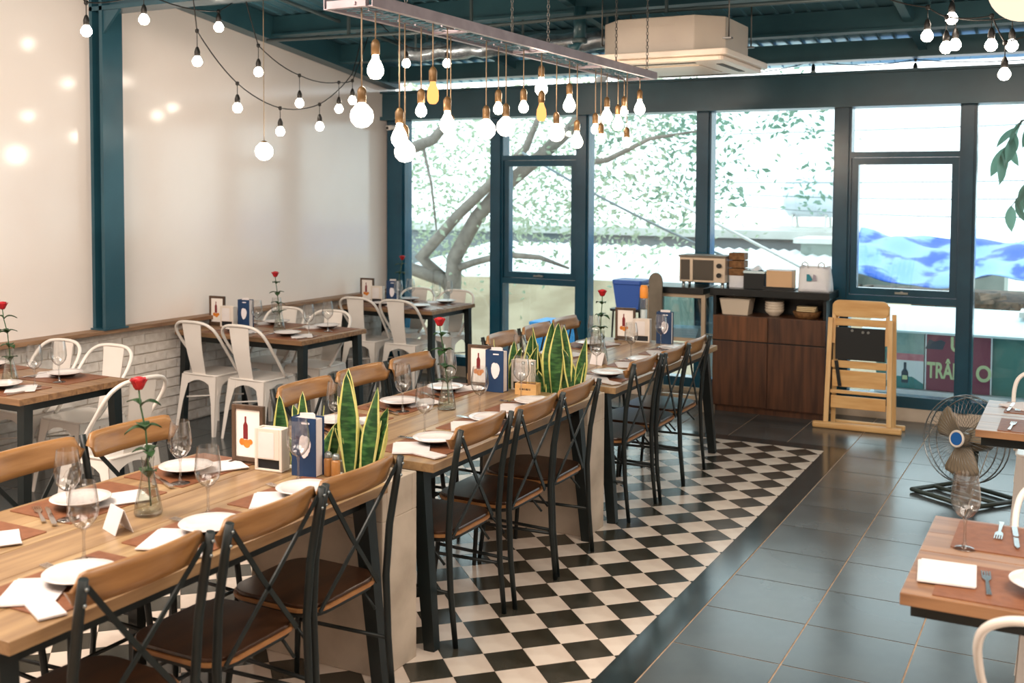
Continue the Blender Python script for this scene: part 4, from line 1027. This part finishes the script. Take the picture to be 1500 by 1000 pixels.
obj('crossbar', MB().box(-.205, .015, .475, .205, .04, .53), 'pine_h', hc, bevel=.003)
obj('foot_panel', MB().box(-.2, .02, .325, .2, .035, .455), 'pine_h', hc, bevel=.003)
obj('crossbar', MB().box(-.21, .0, .275, .21, .03, .30), 'pine_h', hc, bevel=.003)
obj('lower_panel', MB().box(-.205, .004, .16, .205, .02, .255), 'pine_h', hc, bevel=.003)
obj('strap', MB().bar((-.17, .005, .53), (-.14, .012, .33), .028, .003), 'black_cloth', hc)
obj('base_bar', MB().box(-.335, -.05, 0, .33, .0, .05), 'pine_h', hc, bevel=.012)
obj('base_bar', MB().box(-.20, .125, 0, .335, .165, .04), 'pine_h', hc, bevel=.01)

# ------------------------------------------------------------------ floor fan
fn = thing('floor_fan', 'chrome floor fan with brown blades and blue hub on grey tiles', 'fan', (-.60, 7.02, 0), -.55)
obj('base_frame', MB().tube([(-.24, -.18, .018), (.20, -.2, .018), (.24, .18, .018), (-.2, .2, .018)], .014, 8, True).tube([(-.22, 0, .018), (.22, 0, .018)], .012, 8), 'fan_dark', fn)
obj('yoke', MB().tube([(0, .03, .02), (0, .09, .14), (0, .10, .30)], .016, 8), 'fan_dark', fn)
hd = bpy.data.objects.new('head', None); COL.objects.link(hd); hd.parent = fn; hd.location = (0, .0, .355); hd.rotation_euler = (-.16, 0, 0); hd['label'] = 'round wire cage with motor, blades and blue hub'
R = .265
m = MB()
for yy, rr in ((-.06, R*.96), (0, R), (.06, R*.96)): m.tube([(rr*math.cos(2*PI*k/40), yy, rr*math.sin(2*PI*k/40)) for k in range(40)], .0045, 6, True)
obj('cage_ring', m, 'fan_chrome', hd)
m = MB()
for k in range(48):
    a = 2*PI*k/48; c_, s_ = math.cos(a), math.sin(a)
    m.tube([(.05*c_, -.085, .05*s_), (.16*c_, -.082, .16*s_), (.24*c_, -.065, .24*s_), (R*c_, 0, R*s_), (.22*c_, .07, .22*s_), (.07*c_, .085, .07*s_)], .0011, 4)
o = obj('cage_wires', m, 'fan_chrome', hd); o['kind'] = 'stuff'
for k in range(3):
    a0 = 2*PI*k/3+.55
    def bl_(u, v, a0=a0):
        r = .045+.175*v; a = a0+(u-.5)*(1.25-.25*v)*(1 if v < .9 else .9)
        return (r*math.cos(a), -.01+(u-.5)*.055, r*math.sin(a))
    m = MB(); m.grid(bl_, 8, 8); obj('blade', m, 'fan_blade', hd, solid=.004)
obj('motor', MB().tube([(0, .03, 0), (0, .06, 0), (0, .19, 0), (0, .215, 0)], [.05, .07, .065, .03], 18), 'fan_blade', hd)
obj('hub', MB().tube([(0, -.07, 0), (0, .02, 0)], .042, 18), 'fan_blade', hd)
obj('badge', MB().tube([(0, -.095, 0), (0, -.086, 0)], .038, 20), 'fan_blue', hd)
obj('badge_ring', MB().tube([(.045*math.cos(2*PI*k/24), -.088, .045*math.sin(2*PI*k/24)) for k in range(24)], .008, 6, True), 'holder_cream', hd)

# ------------------------------------------------------------------ outdoors
struct(obj('ground', MB().box(-45, 9.35, -1.3, 40, 70, -1.2), 'ground_pale'))
struct(obj('terrace', MB().box(-1.75, 9.33, -1.19, 6, 10.9, -.03), 'terrace'))
struct(obj('slope', MB().grid(lambda u, v: (-14+u*12.2, 9.4+v*4.2, -.35+.9*v*v+.06*math.sin(7*u)*math.sin(5*v)), 14, 8), 'mossy'))
# white corrugated roofs
def corr(name, lab, x0, x1, y0, z0, y1, z1, m):
    n = int((x1-x0)/.09); mb = MB(); mb.fixn = False
    mb.grid(lambda u, v: (x0+(x1-x0)*u, y0+(y1-y0)*v, z0+(z1-z0)*v+(.035 if round(u*n) % 2 else 0)), n, 1, smooth=False)
    t = thing(name, lab, 'roof', ((x0+x1)/2, y0, 0)); mb.v = [(a-(x0+x1)/2, b-y0, c) for a, b, c in mb.v]
    obj('sheet', mb, m, t, solid=.01)
    obj('wall', MB().box(x0-(x0+x1)/2+.1, .15, -1.19, x1-(x0+x1)/2-.1, y1-y0, z0-.06), 'wall_green', t)
corr('shed_roof', 'white corrugated shed roof low behind the tree', -9.6, -2.9, 13.6, .50, 17.4, .86, 'roof_white')
t = thing('parapet_building', 'grey concrete parapet with pale coping behind the white shed roof', 'building', (-7.4, 18.2, 0))
obj('wall', MB().box(-6, 0, -1.19, 4.0, 3, 1.02), 'parapet', t); obj('coping', MB().box(-6.1, -.1, 1.021, 4.1, 3.1, 1.16), 'parapet_top', t)
for k in range(4): obj('panel_joint', MB().box(-4.6+2*k, -.012, .72, -4.52+2*k, -.001, 1.02), 'parapet_top', t)
t = thing('green_wall_building', 'grey green rendered wall behind the sideboard window', 'building', (-2.6, 17.0, 0))
obj('wall', MB().box(-1.3, 0, -1.19, 1.6, .9, 1.02), 'wall_green', t); obj('coping', MB().box(-1.4, -.08, 1.021, 1.7, 1.0, 1.10), 'parapet_top', t)
tk = thing('water_tank', 'steel horizontal water tank on a stand on the roof outside', 'tank', (-4.10, 18.6, 1.175))
obj('drum', MB().tube([(-.46, 0, .55), (-.43, 0, .55), (-.36, 0, .55), (.36, 0, .55), (.43, 0, .55), (.46, 0, .55)], [.12, .25, .335, .335, .25, .12], 28), 'tank_steel', tk)
for x in (-.2, .15): obj('band', MB().tube([(x-.012, 0, .55), (x+.012, 0, .55)], .34, 28), 'tank_steel', tk)
for x in (-.28, .28): obj('stand', MB().bar((x, -.25, 0), (x, -.12, .30), .04, .04).bar((x, .25, 0), (x, .12, .30), .04, .04).box(x-.02, -.2, .22, x+.02, .2, .26), 'parapet_top', tk)
obj('skid', MB().box(-.6, -.3, 0, .55, -.24, .04).box(-.6, .24, 0, .55, .3, .04), 'parapet_top', tk)
# tarpaulin over a heap
tp = thing('tarpaulin', 'crumpled blue tarpaulin draped over a heap outside', 'tarpaulin', (-1.2, 14.2, 0))
def tarp(u, v):
    x = -1.5+3.8*u; y = -.5+1.6*v
    low = .72+.42*abs(u-.27)**1.1 if u < .27 else .72+.35*((u-.27)/.73)
    z = low*(1-v)+(1.32-.12*math.sin(PI*u*1.6))*v+.05*math.sin(17*u+6*v)*math.sin(9*v+5*u)+.03*math.sin(31*u-11*v)
    return (x, y, z)
mb = MB(); mb.fixn = False; obj('sheet', mb.grid(tarp, 60, 24), 'tarp_blue', tp, solid=.01)
tg = thing('rubble_heap', 'dark heap of rubble and planks beneath the blue tarpaulin', 'rubble', (-1.2, 14.1, 0))
rnd = random.Random(4); mb = MB()
obj('core', MB().box(-1.45, -.2, -1.19, 2.4, 1.4, .55), 'rubble', tg)
for k in range(160):
    x, y = rnd.uniform(-1.5, 2.4), rnd.uniform(-.5, -.15); z = rnd.uniform(.2, .66); a = rnd.uniform(0, PI)
    mb.bar((x, y, z), (x+.22*math.cos(a), y+.1*math.sin(a), z+rnd.uniform(-.05, .06)), .06, .05)
o = obj('rubble', mb, 'rubble', tg); o['kind'] = 'stuff'
# hoarding with advertisements on the terrace
hw = thing('hoarding_wall', 'teal hoarding wall outside below the pale awning', 'wall panel', (.6, 10.56, 0))
obj('panel', MB().box(-2.3, 0, -.029, 3, .06, .56), 'teal_wall', hw); obj('plinth', MB().box(-2.3, -.09, -.029, 3, -.001, .02), 'plastic_white', hw)
aw = thing('awning_roof', 'pale blue sheet awning above the advertisement boards outside', 'awning', (.6, 10.4, 0))
obj('sheet', MB().prism([(-.05, .56), (1.3, .66), (1.3, .675), (-.05, .58)], -2.4, 3.4, f3=lambda x, y, z: (z, x, y)), 'awning', aw)
for x in (-2.2, -.6, 1.2): obj('post', MB().box(x-.02, 1.2, -1.19, x+.02, 1.24, .65), 'parapet_top', aw)
sk = thing('skylight_box', 'pale framed skylight box lying on the awning outside', 'skylight', (-.30, 11.3, .672))
obj('frame', MB().box(-.22, -.2, 0, .5, .2, .05), 'parapet_top', sk); obj('pane', MB().box(-.18, -.16, .0505, .46, .16, .06), 'logo_grey', sk)
def adboard(x0, x1, z0, z1, lab, build):
    t = thing('advertisement_board', lab, 'sign', ((x0+x1)/2, 10.535, z0), 0); w = (x1-x0)/2; h = z1-z0
    obj('board', MB().box(-w, -.012, 0, w, .02, h), build[0], t)
    for nm, mm, pts, d in build[1](w, h): obj(nm, MB().prism(pts, -.0125-d, -.0122, f3=lambda x, y, z: (x, z, y)), mm, t)
    return t
def letter(t, txt, x, z, size, m, y=-.016, sx=1):
    c = bpy.data.curves.new('lettering', 'FONT'); c.body = txt; c.size = size; c.extrude = .001; c.offset = .006; c.align_x = 'CENTER'
    c.materials.append(MATS[m]); o = bpy.data.objects.new('lettering', c); COL.objects.link(o); o.parent = t
    o.location = (x, y, z); o.rotation_euler = (PI/2, 0, 0); o.scale = (sx, 1, 1)
    dg = bpy.context.evaluated_depsgraph_get(); me = bpy.data.meshes.new_from_object(o.evaluated_get(dg)); me.materials.clear(); me.materials.append(MATS[m])
    q = bpy.data.objects.new('lettering', me); COL.objects.link(q); q.parent = t; q.location = o.location; q.rotation_euler = o.rotation_euler; q.scale = o.scale
    bpy.data.objects.remove(o); return q
rc = lambda x0, z0, x1, z1: [(x0, z0), (x1, z0), (x1, z1), (x0, z1)]
def ad1(w, h):
    bt = [(-.03, .05), (.03, .05), (.03, .15), (.012, .18), (.012, .24), (-.012, .24), (-.012, .18), (-.03, .15)]
    return [('grey_field', 'poster_grey', rc(-w, h*.62, w, h), .0005), ('rose_band', 'poster_rose', rc(-w, h*.5, w, h*.62), .0008),
            ('teal_mound', 'poster_teal', [(-w, .0), (w, .0), (w, .05), (w*.4, .11), (-w*.4, .11), (-w, .06)], .0006), ('bottle', 'poster_ink', bt, .0012), ('bottle_label', 'poster_green', rc(-.022, .08, .022, .12), .0016)]
adboard(-1.60, -1.275, .025, .545, 'advertisement board with green bottle on teal mound', ('poster_pale', ad1))
def ad2(w, h):
    return [('white_edge', 'poster_pale', rc(-w, .0, -w+.012, h), .0006), ('dark_figure', 'poster_ink', [(-w, .38), (-w*.1, .38), (w*.05, .45), (-w*.2, .47), (-w*.5, .45), (-w*.8, .47)], .0009)]
b2 = adboard(-1.265, -.935, .025, .545, 'maroon advertisement board with pale green lettering', ('poster_maroon', ad2))
letter(b2, 'TRÂN', .008, .12, .20, 'poster_green', -.0165, .58); letter(b2, 'U', .10, .375, .18, 'poster_green', -.0165, .8)
def ad3(w, h): return [('white_edge', 'poster_pale', rc(w-.012, .0, w, h), .0006)]
b3 = adboard(-.925, -.70, .025, .545, 'maroon advertisement board half hidden by the window mullion', ('poster_maroon', ad3))
letter(b3, 'O', .045, .12, .20, 'poster_green', -.0165, .8)
bb = thing('blue_barrel', 'blue plastic crate on the mossy ground outside', 'crate', (-5.15, 10.9, -.28))
obj('shell', MB().box(-.26, -.2, 0, .26, .2, .62), 'blue_barrel', bb, bevel=.02); obj('rim', MB().box(-.28, -.22, .621, .28, .22, .66), 'blue_barrel', bb, bevel=.01)
# overhead cables
def cable(lab, a, b, sag, r, m):
    a, b = Vector(a), Vector(b); pts = [a.lerp(b, k/14)-a-Vector((0, 0, sag*4*(k/14)*(1-k/14))) for k in range(15)]
    tag(obj('cable', MB().tube(pts, r, 6), m, loc=a), lab, 'cable')
cable('grey overhead cable slanting down past the tree outside', (-5.84, 11.3, 2.27), (-3.39, 11.3, 1.135), .05, .014, 'cable')
cable('white slanting cable outside above the shopping bag', (-3.95, 11.3, 1.71), (-2.31, 11.3, .92), .0, .016, 'cable_white')
for z, s, lab in ((2.66, .03, 'highest'), (1.95, .05, 'second'), (1.78, .12, 'third'), (1.62, .2, 'lowest')):
    cable('%s thin cable strung across the sky outside above the tarpaulin' % lab, (-4.6, 15.6, z), (3.5, 15.6, z+.18), s, .008, 'cable')
# trees
def tree(name, lab, loc, branches, m='bark'):
    t = thing(name, lab, 'tree', loc); b = Vector(loc)
    for nm, pts, rs in branches: obj(nm, MB().tube([Vector(p)-b for p in pts], rs, 10), m, t)
    return t
TY = 12.0
tr = tree('branching_tree', 'large leaning tree with spreading leafy branches outside the corner window', (-7.15, TY, -.35), [
    ('trunk', [(-7.15, TY, -.35), (-7.22, TY, .30), (-7.18, TY, .95), (-6.85, TY, 1.48), (-6.5, TY, 1.84), (-6.0, TY+.1, 2.25), (-5.6, TY+.2, 2.62), (-5.2, TY+.3, 3.3), (-5.0, TY+.5, 4.2)], [.15, .12, .10, .095, .09, .085, .08, .06, .03]),
    ('branch', [(-7.2, TY, .55), (-7.62, TY-.1, .95), (-7.05, TY-.15, 1.5), (-6.55, TY-.15, 1.92), (-6.1, TY-.1, 2.35), (-5.9, TY, 2.9)], [.10, .09, .07, .065, .05, .025]),
    ('branch', [(-7.2, TY, .62), (-7.7, TY-.2, .80), (-8.3, TY-.3, .98), (-8.9, TY-.3, 1.3)], [.09, .08, .06, .03]),
    ('branch', [(-7.19, TY, .80), (-6.9, TY, .90), (-6.45, TY, 1.02), (-5.95, TY, 1.0), (-5.55, TY, .88)], [.05, .045, .04, .032, .015]),
    ('branch', [(-6.0, TY+.1, 2.25), (-5.5, TY+.1, 2.15), (-5.1, TY+.1, 2.2), (-4.6, TY+.2, 2.45), (-4.0, TY+.4, 2.55)], [.05, .045, .035, .025, .01]),
    ('branch', [(-8.9, TY, 2.0), (-8.1, TY, 2.28), (-7.5, TY, 2.48), (-7.1, TY, 2.9)], [.10, .09, .07, .04]),
    ('branch', [(-7.65, TY, 2.35), (-7.5, TY-.05, 1.9), (-7.42, TY-.05, 1.3)], [.02, .018, .010])])
def foliage(par, n, box, size, m, seed, base, ncl=40, spread=.35):
    rnd = random.Random(seed); mb = MB(); mb.fixn = False; x0, x1, y0, y1, z0, z1 = box
    cl = [(rnd.uniform(x0, x1), rnd.uniform(y0, y1), rnd.uniform(z0, z1)) for _ in range(ncl)]
    V = []; F = []
    for k in range(n):
        c = cl[rnd.randrange(ncl)]; p = Vector((rnd.gauss(c[0], spread), rnd.gauss(c[1], spread), rnd.gauss(c[2], spread*.7)))-Vector(base)
        d = Vector((rnd.uniform(-1, 1), rnd.uniform(-1, 1), rnd.uniform(-.9, .5))).normalized(); s_ = d.cross(Vector((rnd.uniform(-1, 1), rnd.uniform(-1, 1), rnd.uniform(-1, 1)))).normalized()
        L = size*rnd.uniform(.6, 1.2); w = L*.24; nn = d.cross(s_)*w*.4; o = len(V)
        V += [p, p+d*L*.45+s_*w+nn, p+d*L, p+d*L*.45-s_*w+nn]; F += [(o, o+1, o+2), (o, o+2, o+3)]
    mb.add(V, F); o = obj('foliage', mb, m, par); o['kind'] = 'stuff'
foliage(tr, 6500, (-10.0, -4.2, 12.0, 14.2, 1.2, 3.6), .10, 'tree_leaf', 1, (-7.15, TY, -.35), 90, .34)
foliage(tr, 1300, (-6.2, -3.0, 12.5, 14.5, 1.7, 3.2), .12, 'tree_leaf_dark', 2, (-7.15, TY, -.35), 30, .24)
foliage(tr, 350, (-9.5, -6.5, 12.6, 13.4, .4, 1.3), .09, 'tree_leaf', 5, (-7.15, TY, -.35), 24, .3)
t2 = tree('leafy_sapling', 'dark broad-leaved branch drooping outside beside the last mullion', (.15, 10.3, -.03), [('trunk', [(.15, 10.3, -.03), (.12, 10.28, 1.2), (.0, 10.25, 2.2), (-.15, 10.2, 2.9)], [.05, .04, .03, .015]),
    ('branch', [(.0, 10.25, 2.2), (-.25, 10.2, 2.5), (-.5, 10.2, 2.45), (-.66, 10.2, 2.15)], [.02, .014, .009, .004]), ('branch', [(.06, 10.25, 1.8), (-.2, 10.2, 2.0), (-.42, 10.2, 1.95), (-.56, 10.2, 1.72)], [.018, .012, .008, .004])])
rnd = random.Random(9)
m_ = MB(); m_.fixn = False
BL = m_.grid(lambda u, v: ((u*2-1)*.026*math.sin(PI*min(.998, max(.002, v)))**.8, v*.15, -.25*v*v*.15+.3*abs(u*2-1)*.026), 4, 6).mesh('leaf', 'tree_leaf_dark')
for bp_, n_ in (([(-.25, 10.2, 2.5), (-.5, 10.2, 2.45), (-.66, 10.2, 2.15)], 16), ([(-.2, 10.2, 2.0), (-.42, 10.2, 1.95), (-.56, 10.2, 1.72)], 14)):
    for k in range(n_):
        u = k/(n_-1)*1.999; i = int(u); p = Vector(bp_[i]).lerp(Vector(bp_[i+1]), u-i)-Vector((.15, 10.3, -.03))
        o = obj('leaf', BL, None, t2, p); o.rotation_euler = (-.9+rnd.uniform(-.5, .3), rnd.uniform(-.5, .5), rnd.uniform(0, 2*PI)); q = rnd.uniform(1.1, 1.9); o.scale = (q, q, q)
